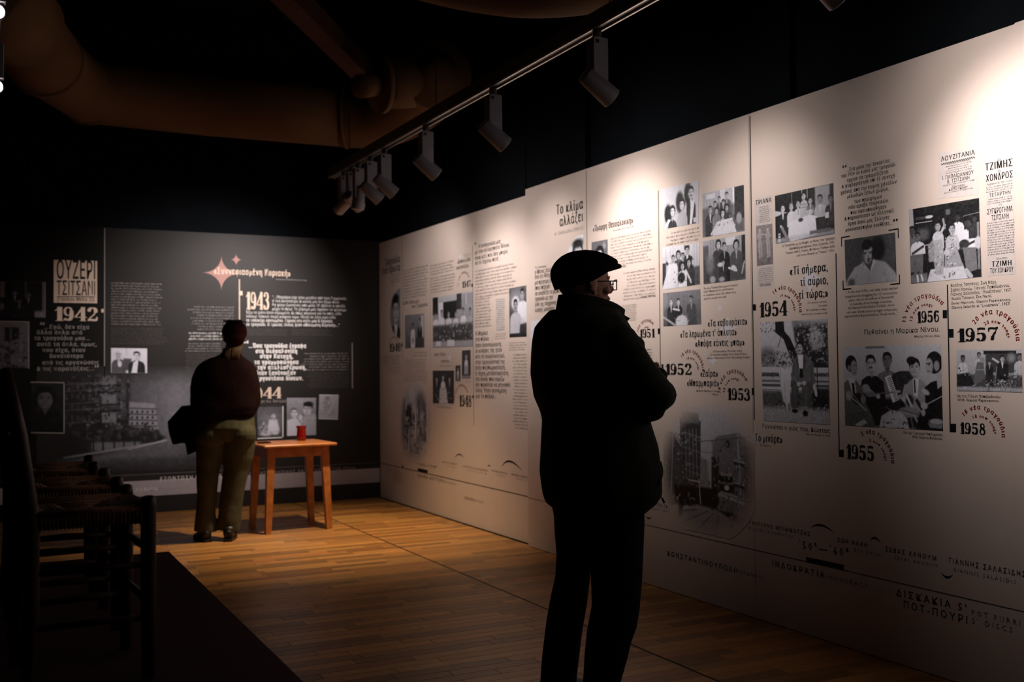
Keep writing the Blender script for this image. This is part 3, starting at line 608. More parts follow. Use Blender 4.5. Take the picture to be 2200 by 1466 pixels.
# foot of the near boards: the running timeline
def foot_rule(face, b, u0, u1, z, h=.0022):
    a0 = face.uv(u0, 1000)[0] if u0 else b['a0']; a1 = face.uv(u1, 1000)[0] if u1 else b['a1']
    add_print('foot_rule', face, b, [(np.array([(a0, z-h), (a1, z-h), (a1, z+h), (a0, z+h)]), [(0, 1, 2, 3)])], 'grey_ink', .0006)
z_t = float(np.mean([FN.uv(u, v)[1] for u, v in ((1380, 1128), (1730, 1207), (1813, 1223), (2200, 1315.6))]))
for b in (P_B, P_C, P_D): foot_rule(FN, b, None, None, z_t)
add_print('foot_rule', P_E['f'], P_E, [(np.array([(P_E['a0'], z_t-.002), (P_E['a1'], z_t-.002), (P_E['a1'], z_t+.002), (P_E['a0'], z_t+.002)]), [(0, 1, 2, 3)])], 'grey_ink', .0006)
quad(FN, ((1732, 1208), (1813, 1226), (1813, 1214), (1732, 1197)), 'ink', 'decade_bar', .0009)
T(FN, [('ΚΑΙΤΗ ΓΚΡΕΫ', 1401.4, 1085.8, 1449, 1095.4, 6)], 'W'); T(FN, [('KAITI GREY', 1402, 1096.3, 1438, 1102, 5)], 'w', 'grey_ink')
T(FN, [('ΓΡΗΓΟΡΗΣ ΜΠΙΘΙΚΩΤΣΗΣ', 1611, 1127, 1740, 1151.7, 7.5)], 'W'); T(FN, [('GRIGORIS BITHIKOTSIS', 1605.4, 1137, 1703.7, 1157.3, 6.4)], 'w', 'grey_ink')
T(FN, [('΄50ˢ—΄60ˢ', 1717, 1181, 1823.4, 1195, 17)], 'W')
T(FN, [('ΚΩΝΣΤΑΝΤΙΝΟΥΠΟΛΗ', 1434.4, 1194.7, 1584.4, 1231, 10)], 'W'); T(FN, [('ISTANBUL', 1588, 1233, 1640, 1246, 7.5)], 'w', 'grey_ink', b=P_C)
T(FN, [('ΙΝΔΟΚΡΑΤΙΑ', 1659.8, 1216.6, 1771.6, 1241.5, 11.5)], 'W'); T(FN, [('INDOCRACY', 1776, 1243, 1864, 1264, 8.5)], 'w', 'grey_ink')
T(FN, [('ΖΩΗ ΝΑΧΗ', 1799.7, 1164.8, 1863, 1175.8, 8.5)], 'W'); T(FN, [('ZOE NACHI', 1835, 1185, 1895, 1198, 7.5)], 'w', 'grey_ink')
T(FN, [('ΣΕΒΑΣ ΧΑΝΟΥΜ', 1902.4, 1184.5, 2011.7, 1205, 9)], 'W'); T(FN, [('SEVAS HANOUM', 1922, 1202.4, 2014.3, 1219.4, 8)], 'w', 'grey_ink')
T(FN, [('ΓΙΑΝΝΗΣ ΣΑΛΑΣΙΔΗΣ', 2039.4, 1210.3, 2204, 1240, 11)], 'W'); T(FN, [('GIANNIS SALASIDIS', 2048, 1228, 2183, 1256, 8.5)], 'w', 'grey_ink')
T(FN, [("ΔΙΣΚΑΚΙΑ 5'", 1925.6, 1282.2, 2076.2, 1312.5, 14.5), ('ΠΟΤ-ΠΟΥΡΙ', 1942, 1306.4, 2078.8, 1339.6, 14.5)], 'W'); T(FN, [('POT PURRI', 2088, 1323, 2192, 1344.5, 12), ("5' DISCS", 2089, 1341, 2175, 1358.6, 12)], 'w', 'grey_ink')
smile(FN, 1743, 1133.5, 1764, 1128.8, 1789.7, 1143, 3); smile(FN, 1870, 1161.6, 1880, 1156, 1892.4, 1167, 2.6); smile(FN, 2022, 1230, 2035, 1241, 2047, 1235, 3); smile(FN, 1387, 1109, 1393.5, 1114, 1399, 1111, 2)
# ---------------------------------------------------------------- words on the far cream boards
vline(FF, 864.6, 507, 864.6, 827, 1.4, 'grey_ink'); vline(FF, 925, 642, 925, 900, 1.0, 'pale_ink'); vline(FF, 1014.8, 527, 1018.6, 915, 1.6)
T(FF, [('Τραγούδια', 827, 572, 860, 563, 13), ('του έρωτα', 821, 590, 860, 582, 13)], 'D')
blurb(FF, 838, 590, 612, 861, 583, 606, 4, 'grey_ink', .45, 'R', .3)
year(FF, '1946', 837, 757, 861, 755, 18); year(FF, '1947', 993.3, 619, 1012, 616, 14); year(FF, '1948', 987, 875, 1012.8, 873.5, 25)
for q in ((861.8, 864.5, 739, 745.5), (1013, 1015.3, 610, 617), (1014.8, 1018.2, 849.5, 856)): a, c, d, e = q; quad(FF, ((a, e), (c, e), (c, d), (a, d)), 'ink', 'timeline_marker')
arc_text(FF, '11 νέα τραγούδια', 846, 752, 26, 175, 30, 5); arc_text(FF, '12 νέα τραγούδια', 997, 617, 30, 175, 35, 5); arc_text(FF, '14 νέα τραγούδια', 992, 866, 36, 175, 35, 5.5)
for u, v, a, b_ in ((989.5, 552, 4.5, 12), (983, 539, 1.6, 4), (966, 769, 5, 14)): star(FF, u, v, a, b_)
blurb(FF, 867, 578, 643, 919, 569, 637, 10, 'grey_ink', .5); blurb(FF, 924, 567, 592, 977, 559, 585, 4, 'grey_ink', .5); blurb(FF, 924, 594, 632, 979, 587, 624, 6, 'grey_ink', .5)
T(FF, [('Κάθε δείλι μου', 867, 655.5, 900, 650.5, 6.5), ('στον Ζ. Αμερικάνο,', 884.5, 662.5, 919.4, 657.5, 6.5)], 'd')
T(FF, [('«Κάποια μάνα', 983, 567, 1011, 561, 7), ('αναστενάζει»', 980.4, 580, 1007, 574.5, 7)], 'd'); blurb(FF, 997, 546, 558, 1012, 542, 554, 3, 'grey_ink', .4, 'R', .3)
T(FF, [('…Η συνεργασία μας', 1024, 534.4, 1076, 523, 7.5), ('με τον αξιαγάπητο Νίνου', 1020.5, 546, 1093.5, 531, 7.5), ('είναι κάτι που δεν μπορώ', 1020.5, 558.8, 1090.7, 544.4, 7.5), ('να το ξεχάσω ποτέ…', 1020.5, 569.4, 1075.8, 559.6, 7.5)], 'd')
T(FF, [('“', 1019.5, 534, 1024, 532.5, 12)], 'B')
blurb(FF, 1021, 579, 643, 1110, 563, 630, 9, 'grey_ink', .5, 'L', .2); blurb(FF, 1021, 641, 706, 1056, 637, 703, 10, 'grey_ink', .5)
quad(FF, ((1065.5, 712.5), (1085, 710), (1084.3, 640), (1065, 641.5)), 'paper', 'press_cutting', .0005); blurb(FF, 1066, 642, 712, 1084.5, 641, 710, 16, 'ink', .6, 'C', .2)
rb = (830, 838, 935, 938, 960, 960, 965, 985, 955, 1000, 970, 900)
ws = ('Η Μαρίκα', 'στο πάλκο', 'ήταν ασυναγώνιστη,', 'οι κινήσεις της ήταν', 'κάτι το συγκλονιστικό,', 'στην τραγουδιστική της', 'ήταν πληθωρικότατη,', 'η τέχνη μεταδοτικότατη', 'στο κοινό, που νομίζω', 'δεν πρόκειται να γεννηθεί', 'άλλη. Ήταν γεννημένη', 'για το πάλκο…')
T(FF, [(ws[i], 1022, 722+i*12.25, 810+rb[i]*.2864, 719.5+i*12.35, 8) for i in range(12)], 'd')
blurb(FF, 1064, 716, 731, 1088, 714, 729, 3, 'grey_ink', .45); blurb(FF, 1094, 735, 755, 1134, 733, 753, 4, 'grey_ink', .45, 'L', .2); blurb(FF, 1101, 759, 921, 1137, 759, 926, 24, 'grey_ink', .5, 'R', .14)
blurb(FF, 884, 756, 768, 917, 754, 767, 2, 'grey_ink', .4, 'R', .3); blurb(FF, 870, 772, 826, 920, 770, 828, 11, 'pale_ink', .6); blurb(FF, 824, 764, 786, 861, 762, 785, 5, 'grey_ink', .45); blurb(FF, 826, 788, 806, 861, 787, 806, 4, 'pale_ink', .5, 'R', .3)
T(FF, [('«Δεν ξέρει', 933, 766, 957, 764, 6), ('ο πόνος»', 947, 780, 966, 779, 6)], 'd', 'grey_ink'); blurb(FF, 945, 784, 790, 975, 783, 789, 1, 'grey_ink', .4); blurb(FF, 1000, 816, 824, 1011, 816, 824, 2, 'grey_ink', .4); blurb(FF, 940, 873, 878, 974, 874, 879, 1, 'pale_ink', .5)
z_f = float(np.mean([FF.uv(u, v)[1] for u, v in ((816, 995.5), (1136, 1066.7))]))
for b in (P_A0, P_A): foot_rule(FF, b, None, None, z_f, .004)
T(FF, [('1946—1949', 898, 1001.6, 938.5, 1006.5, 6.5)], 'W'); quad(FF, ((897.7, 1012), (918.7, 1017), (918.7, 1010.5), (897.7, 1006)), 'ink', 'decade_bar', .0009); quad(FF, ((863.5, 1005), (866.5, 1005.7), (866.5, 1000.5), (863.5, 1000)), 'ink', 'timeline_marker')
T(FF, [('ΑΘΗΝΑ ΔΕΥΤΕΡΑ', 897, 1025, 955, 1037, 6)], 'W'); T(FF, [('ATHENS', 957, 1038, 980, 1043, 4)], 'w', 'grey_ink'); T(FF, [('ΑΘΗΝΑ', 998, 1073, 1020, 1078, 6)], 'W'); T(FF, [('ATHENS', 1021, 1078.5, 1039, 1082, 4.4)], 'w', 'grey_ink')
for s, u0, v0, u1, v1 in (('ΚΑΙΤΗ ΓΚΡΕΫ', 951, 995, 982, 1000), ('ΧΡΗΣΤΟΣ ΚΑΛΔΑΡΑΣ', 995, 1004, 1048, 1014), ('ΣΩΤΗΡΙΑ ΜΠΕΛΟΥ', 1057, 1013, 1090, 1021), ('ΜΑΡΙΚΑ ΝΙΝΟΥ', 1099, 1021, 1134, 1029)):
    T(FF, [(s, u0, v0, u1, v1, 4)], 'W', 'grey_ink'); T(FF, [(s[:9], u0+9, v0+8, u1-3, v1+6, 3)], 'w', 'pale_ink')
blurb(FF, 829, 1005, 1014, 864, 1012, 1021, 2, 'grey_ink', .5); blurb(FF, 842, 1018, 1036, 864, 1021, 1040, 3, 'grey_ink', .5, 'C', .2)
smile(FF, 976.6, 984, 987, 976.6, 996.7, 985, 1.5); smile(FF, 1078, 1003.6, 1095, 991.6, 1120.7, 1010.5, 2.6); smile(FF, 1047, 1003, 1051, 1000.5, 1055, 1004, 1.2)
# ---------------------------------------------------------------- words on the charcoal back boards
vline(FB, 224.8, 490, 224.4, 812, 1.8, 'mid_ink', b=P_F); vline(FB, 514.3, 600, 514.8, 800, 2.2, 'cream_ink'); vline(FB, 757, 736.5, 757, 834.8, 2.4, 'mid_ink')
for q, m_ in (((217.5, 223, 664, 671.5), 'cream_ink'), ((515.5, 521, 625.5, 634.8), 'cream_ink')): a, c, d, e = q; quad(FB, ((a, e), (c, e), (c, d), (a, d)), m_, 'timeline_marker')
quad(FB, ((115.4, 650.5), (208.7, 652), (208.7, 561), (115.4, 558.6)), M['cream_ink'], 'lettered_sign', .0005)
T(FB, [('ΟΥΖΕΡΙ', 121.6, 599, 204.6, 599.5, 37), ('ΤΣΙΤΣΑΝΙ', 121.6, 634.7, 204.4, 634, 29)], 'C', off=.0010); T(FB, [('(Παύλου Μελά 22)', 123, 647.5, 202.6, 646.6, 7)], 'd', off=.0010)
quad(FB, ((121.6, 638.6), (204.4, 638.6), (204.4, 637), (121.6, 637)), 'ink', 'sign_rule', .0010)
year(FB, '1942', 117.5, 690, 210, 690, 30, 'cream_ink'); year(FB, '1943', 528.4, 665.6, 578.3, 665.6, 38, 'cream_ink'); year(FB, '1944', 533, 857, 605.3, 856.6, 24, 'cream_ink')
T(FB, [('…Εγώ, δεν είχα', 95, 707, 191.6, 707, 7.5), ('άλλα όπλα από', 79, 718.6, 176.8, 718.6, 7.5), ('τα τραγούδια μου…', 72.9, 731, 193, 731, 7.5), ('αυτά τα όπλα, όμως,', 79, 744, 208, 744, 7.5), ('που είχα, όταν', 90.9, 756.3, 183.4, 757, 7.5),
   ('δυνατότερα', 106.4, 769.4, 178.9, 769.4, 7.5), ('από τις οργανώσεις', 90.9, 783.7, 212.8, 783, 7.5), ('& τις παρατάξεις…', 79, 797, 202, 796.4, 7.5)], 'D', 'mid_ink')
T(FB, [('“', 86, 708, 96, 708, 15)], 'B', 'mid_ink'); T(FB, [('”', 203, 800, 212, 800, 15)], 'B', 'mid_ink')
T(FB, [('Παντρεύεται τη Ζωή', 145.3, 827, 217, 826, 6)], 's', 'dim_ink')
star(FB, 475.7, 587, 39.5, 36.8, 'pink'); star(FB, 507.4, 558.3, 12, 13.6, 'pink')
T(FB, [('«Συννεφιασμένη Κυριακή»', 459.6, 588.6, 623.9, 594.6, 11.5)], 'D', 'cream_ink'); T(FB, [('Synnefiasmeni Kyriaki (Cloudy Sunday)', 592.5, 601, 659.4, 604.5, 3.2)], 's', 'mid_ink')
blurb(FB, 239, 605, 700, 351, 608, 700, 16, 'mid_ink', .6, 'L', .18); blurb(FB, 239, 703, 741, 364, 704, 741, 8, 'dim_ink', .6, 'L', .14)
blurb(FB, 400, 656, 711, 502, 658, 711, 9, 'mid_ink', .6, 'R', .25); blurb(FB, 405, 713, 732, 478, 713, 732, 3, 'white_ink', .8, 'C', .1); blurb(FB, 396, 736, 757, 474, 736, 757, 4, 'mid_ink', .6, 'R', .12); blurb(FB, 398, 759, 800, 466, 759, 800, 9, 'dim_ink', .6, 'C', .1)
T(FB, [('“…Μαχαίρια είχε γίνει μεγάλα από τους Γερμανούς', 585, 641, 744, 644.5, 5.6), ('σ’ ένα κοντινότερο. Κι κανείς μας δεν ήξερε ποιος', 585, 649.4, 729, 652, 5.6), ('θα φύγει ζωντανός από μέσα. Μ’ έβαλαν & έπαιξα', 585, 658, 741, 660.4, 5.6), ('μέχρι το πρωί. Το χάραμα μας άφησαν να φύγουμε.', 585, 666.5, 745, 668.5, 5.6),
   ('Έξω το χιόνι ήταν στρωμένο. Κι όπως πήγαινα για το σπίτι, είδα', 528.5, 674.5, 733, 676.6, 5.6), ('τόπους τόπους παχύ κόκκινο αίμα. Μέσα σε λίγη ώρα είδα', 528.5, 683, 721, 684.6, 5.6)], 's', 'white_ink')
T(FB, [('το παλικάρι σκοτωμένο. Γύρισα στο σπίτι μου & έγραψα', 528.5, 692, 714, 693, 5.8), ('το τραγούδι. Ο πρώτος τίτλος ήταν «Ματωμένη Κυριακή»…”', 528.5, 700.5, 730, 702, 5.8)], 'D', 'white_ink')
blurb(FB, 530, 706, 721, 621, 707, 722, 4, 'dim_ink', .6); blurb(FB, 627, 706, 721, 714, 707, 722, 4, 'dim_ink', .6)
T(FB, [('…Όσα τραγούδια έγραψα', 534, 747.4, 658, 748, 9), ('στη Θεσσαλονίκη', 548.9, 759, 638.4, 759, 9), ('στην Κατοχή,', 558.4, 769.8, 630, 770.6, 9), ('τα γραμμοφώνησα', 546, 782.4, 641.6, 783, 9), ('μετά την απελευθέρωση,', 524, 793.8, 658, 794.4, 9), ('όταν ξανάνοιξαν', 550, 806, 635.6, 806, 9), ('τα εργοστάσια δίσκων.', 536, 817, 651, 818, 9)], 'H', 'white_ink')
T(FB, [('“', 524, 749, 534, 749, 17)], 'B', 'white_ink')
blurb(FB, 646, 757, 798, 748, 757, 797, 7, 'mid_ink', .6, 'R', .2); blurb(FB, 660, 799, 835, 748, 799, 834, 9, 'dim_ink', .6, 'R', .08)
T(FB, [('Η κόρη του, Βικτώρια', 546, 866, 615, 865, 6.5)], 's', 'mid_ink'); blurb(FB, 560, 868, 873, 611, 868, 873, 1, 'dim_ink', .7)
T(FB, [('ΕΞΟΝΤΩΣΗ', 344.5, 1033.5, 413.7, 1030, 7.5)], 'W', 'white_ink'); T(FB, [('ΘΕΣΣΑΛΟΝΙΚΗ', 246, 1060, 337.7, 1054.4, 7.5)], 'W', 'white_ink'); T(FB, [('THESSALONIKI', 341, 1054.4, 409, 1050, 5)], 'w', 'mid_ink')
T(FB, [('ΕΒΡΑΙΩΝ', 421, 1029.5, 475, 1026.5, 7.5)], 'W', 'white_ink'); T(FB, [('ΔΟΣΗ ΤΗΣ ΕΛΛΗΝΙΚΗΣ ΑΝΤΙΣΤΑΣΗΣ ΣΤΗΝ ΠΟΛΗ', 520, 1022.5, 762, 1008.5, 6)], 'W', 'mid_ink')
# ================================================================ THE MONOCHROME PHOTOGRAPHS PRINTED ON THE BOARDS
class Cv:
    """small greyscale painter; x right 0..1, y down 0..1 (x radii are given in units of the height, like y)"""
    def __init__(s, aspect, rows, g=.5, seed=1):
        s.A = aspect; s.H = rows; s.Wd = max(8, int(rows*aspect)); s.g = np.full((s.H, s.Wd), float(g))
        s.x, s.y = np.meshgrid(np.linspace(0, 1, s.Wd)*aspect, np.linspace(0, 1, s.H)); s.r = np.random.RandomState(seed); s.px = 1.0/rows
    def mix(s, m, g, k=1.0): m = np.clip(m, 0, 1)*k; s.g = s.g*(1-m)+g*m; return s
    def ell(s, x, y, rx, ry, g, soft=1.0, k=1.0, rot=0):
        X = s.x-x*s.A; Y = s.y-y; c, n = math.cos(rot), math.sin(rot); X, Y = X*c+Y*n, -X*n+Y*c
        d = np.sqrt((X/rx)**2+(Y/ry)**2); e = soft*s.px*1.2/min(rx, ry); return s.mix((1-d)/e+.5, g, k)
    def poly(s, P, g, soft=1.0, k=1.0):
        P = [(a*s.A, b) for a, b in P]; ins = np.zeros_like(s.g, bool); dist = np.full_like(s.g, 9.)
        for (x0, y0), (x1, y1) in zip(P, P[1:]+P[:1]):
            c = ((y0 > s.y) != (y1 > s.y)) & (s.x < (x1-x0)*(s.y-y0)/((y1-y0) or 1e-9)+x0); ins ^= c
            dx, dy = x1-x0, y1-y0; t = np.clip(((s.x-x0)*dx+(s.y-y0)*dy)/(dx*dx+dy*dy+1e-12), 0, 1); dist = np.minimum(dist, np.hypot(s.x-x0-t*dx, s.y-y0-t*dy))
        return s.mix(np.where(ins, dist, -dist)/(soft*s.px*1.2)+.5, g, k)
    def rect(s, x0, y0, x1, y1, g, soft=1.0, k=1.0): return s.poly([(x0, y0), (x1, y0), (x1, y1), (x0, y1)], g, soft, k)
    def line(s, x0, y0, x1, y1, w, g, k=1.0):
        x0 *= s.A; x1 *= s.A; dx, dy = x1-x0, y1-y0; t = np.clip(((s.x-x0)*dx+(s.y-y0)*dy)/(dx*dx+dy*dy+1e-12), 0, 1); d = np.hypot(s.x-x0-t*dx, s.y-y0-t*dy)
        return s.mix((w/2-d)/(s.px)+.5, g, k)
    def speck(s, x0, y0, x1, y1, n, g0, g1, r0, r1):
        for _ in range(n): s.ell(s.r.uniform(x0, x1), s.r.uniform(y0, y1), s.r.uniform(r0, r1), s.r.uniform(r0, r1), s.r.uniform(g0, g1))
        return s
    def grad(s, g0, g1, vert=True, k=1.0):
        t = s.y if vert else s.x/s.A; s.g = s.g*(1-k)+(g0+(g1-g0)*t)*k; return s
    def noise(s, a):
        n = s.r.normal(0, 1, s.g.shape); b = s.r.normal(0, 1, (s.H//5+2, s.Wd//5+2)); b = np.kron(b, np.ones((5, 5)))[:s.H, :s.Wd]; s.g = s.g+a*n+a*.7*b; return s
    def head(s, x, y, h, skin=.72, hair=.05, turn=0.0, female=False, tache=False, tilt=0.0, bald=False):
        """head centred x,y, h its height"""
        rx, ry = h*.37, h*.5; A = s.A; o = lambda dx: x+dx*h/A
        if female: s.ell(x, y-h*.10, h*.50, h*.50, hair, 1.5); s.ell(o(-.05), y+h*.12, h*.50, h*.38, hair, 2)
        elif not bald: s.ell(o(-.04*turn), y-h*.13, h*.385, h*.40, hair, 1.2); s.ell(o(-.34), y+h*.06, h*.06, h*.10, skin*.8); s.ell(o(.34), y+h*.06, h*.06, h*.10, skin*.8)
        s.ell(o(.05*turn), y+h*.09, rx*.88, ry*.84, skin, 1.2)
        s.ell(o(-.20-.1*turn if turn >= 0 else .22-.1*turn), y+h*.10, h*.13, h*.36, skin*.55, 3, .6)
        if not bald: s.ell(o(-.05), y-h*.40, h*.29, h*.11, hair, 1.5)
        t = .08*turn
        for q in (-1, 1):
            s.ell(o(t+q*.145), y-h*.015, h*.075, h*.03, .10, 1, .8); s.line(o(t+q*.145-.075), y-h*.085, o(t+q*.145+.075), y-h*.095, h*.035, .10, .8)
            s.ell(o(t+q*.19), y+h*.12, h*.08, h*.09, min(1, skin*1.15), 3, .5)
        s.ell(o(t*1.4+.03), y+h*.11, h*.035, h*.08, skin*.62, 2, .6); s.ell(o(t*1.3), y+h*.185, h*.065, h*.02, skin*.4, 1, .7)
        if tache: s.ell(o(t*1.2), y+h*.235, h*.14, h*.035, .06, 1)
        s.ell(o(t*1.2), y+h*.30, h*.095, h*.025, .22, 1, .85); s.ell(o(t), y+h*.50, h*.2, h*.06, skin*.45, 2, .5); return s
    def bust(s, x, y, h, cloth=.08, shirt=None, wd=1.0, bottom=1.05, tie=False, skin=.6, lean=0.0):
        o = lambda dx: x+dx*h*wd/s.A; yb = bottom; l = lean*h/s.A
        s.poly([(o(-.16), y+h*.35), (o(.16), y+h*.35), (o(.20), y+h*.75), (o(-.20), y+h*.75)], skin*.8)
        s.poly([(o(-.20), y+h*.55), (o(.20), y+h*.55), (o(.75), y+h*.78), (o(.98), y+h*1.15), (o(1.02)+l, yb), (o(-1.02)+l, yb), (o(-.98), y+h*1.15), (o(-.75), y+h*.78)], cloth, 1.2)
        s.line(o(-.6), y+h*1.2, o(-.7)+l, yb, h*.03, min(1, cloth+.12), .7); s.line(o(.55), y+h*1.2, o(.66)+l, yb, h*.03, cloth*.5, .7)
        if shirt is not None:
            s.poly([(o(-.20), y+h*.50), (o(.20), y+h*.50), (o(.06), y+h*1.5), (o(-.02), y+h*1.5)], shirt)
            if tie: s.poly([(o(-.04), y+h*.62), (o(.05), y+h*.62), (o(.06), y+h*1.4), (o(-.02), y+h*1.4)], .10)
        else: s.poly([(o(-.13), y+h*.50), (o(.13), y+h*.50), (o(0), y+h*.80)], skin*.8)
        return s
    def man(s, x, y, h, cloth=.08, shirt=.75, turn=0, skin=.7, hair=.05, wd=1.0, bottom=1.05, tie=False, tache=False, female=False, bald=False, lean=0):
        s.bust(x, y, h, cloth, shirt, wd, bottom, tie, skin, lean); return s.head(x, y, h, skin, hair, turn, female, tache, bald=bald)
def photo(face, cor, rows, paint, b=None, tint=(.97, .98, 1.11), mask=None, bg=None, base=.5, seed=3, name='photograph', m='print', off=.0012, lift=0.0, sc=1.0, edge=None):
    ab = np.array([face.uv(*c) for c in cor]); Wm = np.linalg.norm(ab[1]-ab[0]); Hm = np.linalg.norm(ab[3]-ab[0]); A = Wm/Hm
    c = Cv(A, rows, base, seed); paint(c); c.noise(.022); g = np.clip(c.g, 0.0, 1)**1.5*.90*sc+.005+lift
    H, Wd = g.shape; s_ = (c.x/A)[..., None]; t_ = c.y[..., None]
    P = (ab[0]*(1-s_)+ab[1]*s_)*(1-t_)+(ab[3]*(1-s_)+ab[2]*s_)*t_
    col = g[..., None]*np.array(tint); keep = np.ones((H-1, Wd-1), bool)
    if mask is not None:
        mk = np.clip(mask(c), 0, 1)[..., None]; col = col*mk+np.array(bg)*(1-mk); mm = mk[..., 0]; keep = (mm[:-1, :-1]+mm[1:, 1:]) > .004
    V3 = face.to3(P.reshape(-1, 2), off); idx = np.arange(H*Wd).reshape(H, Wd); F = np.stack([idx[1:, :-1], idx[1:, 1:], idx[:-1, 1:], idx[:-1, :-1]], -1)[keep]
    b = b or pick(face, np.mean([q[0] for q in cor])); l = b['t'].location
    me = bpy.data.meshes.new(name); V3 = V3-np.array(l)
    me.vertices.add(len(V3)); me.vertices.foreach_set('co', V3.astype(np.float32).ravel())
    n = len(F); me.loops.add(4*n); me.loops.foreach_set('vertex_index', F.ravel().astype(np.int32)); me.polygons.add(n)
    me.polygons.foreach_set('loop_start', (np.arange(n)*4).astype(np.int32)); me.update(calc_edges=True)
    a = me.color_attributes.new('Col', 'FLOAT_COLOR', 'POINT'); a.data.foreach_set('color', np.c_[col.reshape(-1, 3), np.ones(H*Wd)].astype(np.float32).ravel())
    me.materials.append(M[m]); me.validate(); o = bpy.data.objects.new(name, me); C.objects.link(o); o.parent = b['t']; return o
BGC = (.67, .565, .515)
def p_three(c):
    c.grad(.80, .70); c.ell(.17, .66, .16, .24, .04, 4); c.ell(.50, .42, .16, .26, .06, 5); c.ell(.72, .26, .15, .28, .06, 5)
    c.man(.80, .24, .30, .09, .85, .35, .78, tache=True, wd=.62, bottom=1.1); c.poly([(.80, .45), (.9, .42), (.82, 1), (.76, 1)], .9)
    c.bust(.56, .50, .28, .62, None, .75, 1.1, skin=.8); c.head(.55, .48, .26, .84, .05, .3, True); c.bust(.28, .66, .27, .10, None, .72, 1.1, skin=.85); c.poly([(.16, .78), (.24, .80), (.09, 1), (.03, 1)], .9)
    c.head(.29, .60, .25, .88, .06, .3, True); c.rect(.86, .86, 1, .97, .75)
def p_group1(c):
    c.grad(.66, .60); 
    for x in (.05, .12, .2, .3, .42, .5): c.line(x, 0, x-.01, .45, .012, .45)
    c.rect(.10, .04, .32, .15, .85); c.rect(.44, 0, .56, .3, .8); c.rect(.78, 0, 1.0, .72, .09); c.rect(.74, 0, .78, .6, .9)
    c.rect(0, .35, 1, 1, .14, 6, .7); c.ell(.88, .70, .09, .12, .55, 3)
    c.man(.60, .15, .15, .25, .5, .2); c.man(.42, .20, .13, .2, .6); c.man(.52, .30, .14, .10, .6, -.2, female=True); c.man(.32, .30, .15, .3, .7, .2); c.man(.60, .42, .15, .15, None, .1, female=True)
    c.man(.20, .40, .18, .13, .85, .4, wd=1.0); c.man(.35, .45, .15, .4, None, .2, female=True); c.bust(.50, .56, .18, .86, None, 1.0, 1.1, skin=.8); c.head(.50, .53, .17, .86, .08, .1, True)
    c.poly([(.36, .70), (.72, .66), (.82, 1), (.24, 1)], .88); c.line(.36, .74, .22, .96, .05, .85); c.line(.66, .72, .78, .84, .05, .8); c.speck(.2, .5, .8, .9, 18, .1, .7, .01, .03)
def p_group2(c):
    c.grad(.86, .55); 
    for x in (.1, .22, .3, .62, .86, .93): c.line(x, 0, x, .5, .012, .5)
    c.rect(.6, .02, .74, .12, .2); c.rect(0, .38, .10, .9, .12); c.ell(.14, .38, .05, .06, .1); c.ell(.2, .34, .1, .05, .8)
    c.man(.68, .14, .20, .10, .85, -.3, wd=1.15); c.man(.44, .22, .19, .2, None, .1, female=True); c.man(.56, .27, .17, .08, .6, -.1, tache=True); c.man(.30, .30, .18, .85, .9, .1, female=False, wd=1.0, hair=.08)
    c.poly([(.18, .42), (.40, .42), (.42, .72), (.30, 1.05), (-.02, 1.05), (.12, .60)], .88); c.man(.72, .44, .19, .12, None, .1, female=True, wd=1.1)
    c.man(.55, .50, .18, .9, None, 0, female=True, wd=.9); c.ell(.52, .78, .14, .13, .06, 3); c.line(.64, .62, .78, .92, .06, .85); c.line(.42, .64, .36, .84, .05, .85); c.rect(.78, .55, 1, 1, .10, 4, .8); c.ell(.83, .44, .05, .07, .7, 2); c.speck(.3, .6, .8, 1, 16, .1, .6, .01, .03)
def p_group3(c):
    c.grad(.62, .40)
    for x in (.2, .26, .34, .6, .88): c.line(x, 0, x, .4, .014, .35)
    c.rect(.55, .0, .78, .18, .85); c.rect(.92, 0, 1, .7, .10); c.rect(0, .12, .14, 1, .25, 4); c.rect(0, .45, 1, 1, .14, 8, .75)
    c.man(.38, .13, .20, .16, None, .1, .86, female=True, wd=1.1); c.man(.52, .20, .19, .07, .5, .2); c.man(.80, .20, .21, .22, .6, -.4, female=True, wd=1.0, bottom=.85)
    c.man(.49, .56, .13, .12, .7, .2); c.ell(.42, .60, .10, .05, .85, 2); c.ell(.74, .72, .10, .06, .88, 2, 1, .5); c.line(.62, .70, .80, .78, .05, .85); c.ell(.17, .55, .16, .22, .45, 8, .6); c.ell(.23, .92, .10, .08, .6, 3); c.ell(.45, .94, .10, .06, .6, 3); c.line(.92, .85, .98, .6, .04, .7)
def p_table2(c):
    c.grad(.40, .24); c.ell(.05, .22, .16, .25, .55, 8, .5); 
    for x in (.5, .62, .7): c.line(x, .1, x+.01, .6, .02, .55, .6)
    c.man(.22, .30, .20, .10, .8, .3, .85, bald=True); c.man(.42, .30, .19, .08, .7, .1, .82); c.man(.76, .26, .20, .20, .5, -.6, .55, wd=1.2)
    c.ell(.50, .90, .30, .20, .82, 3); c.line(.28, .5, .44, .55, .06, .8); c.line(0, .72, .34, 1, .07, .6); c.speck(.3, .64, .7, .95, 40, .1, .9, .006, .018); c.rect(.9, .84, 1, 1, .3)
def p_triana(c):
    c.grad(.42, .34); c.noise(.04)
    for x in (.22, .72):
        c.ell(x, .13, .05, .05, .62, 2); c.ell(x, .27, .075, .11, .56, 3); c.ell(x, .42, .06, .07, .55, 3); c.line(x-.05, .46, x-.02, .80, .055, .58); c.line(x+.08, .46, x+.10, .78, .055, .56)
    c.line(.28, .22, .62, .25, .03, .6); c.line(.80, .20, .92, .30, .03, .6); c.line(.14, .2, .08, .33, .03, .6)
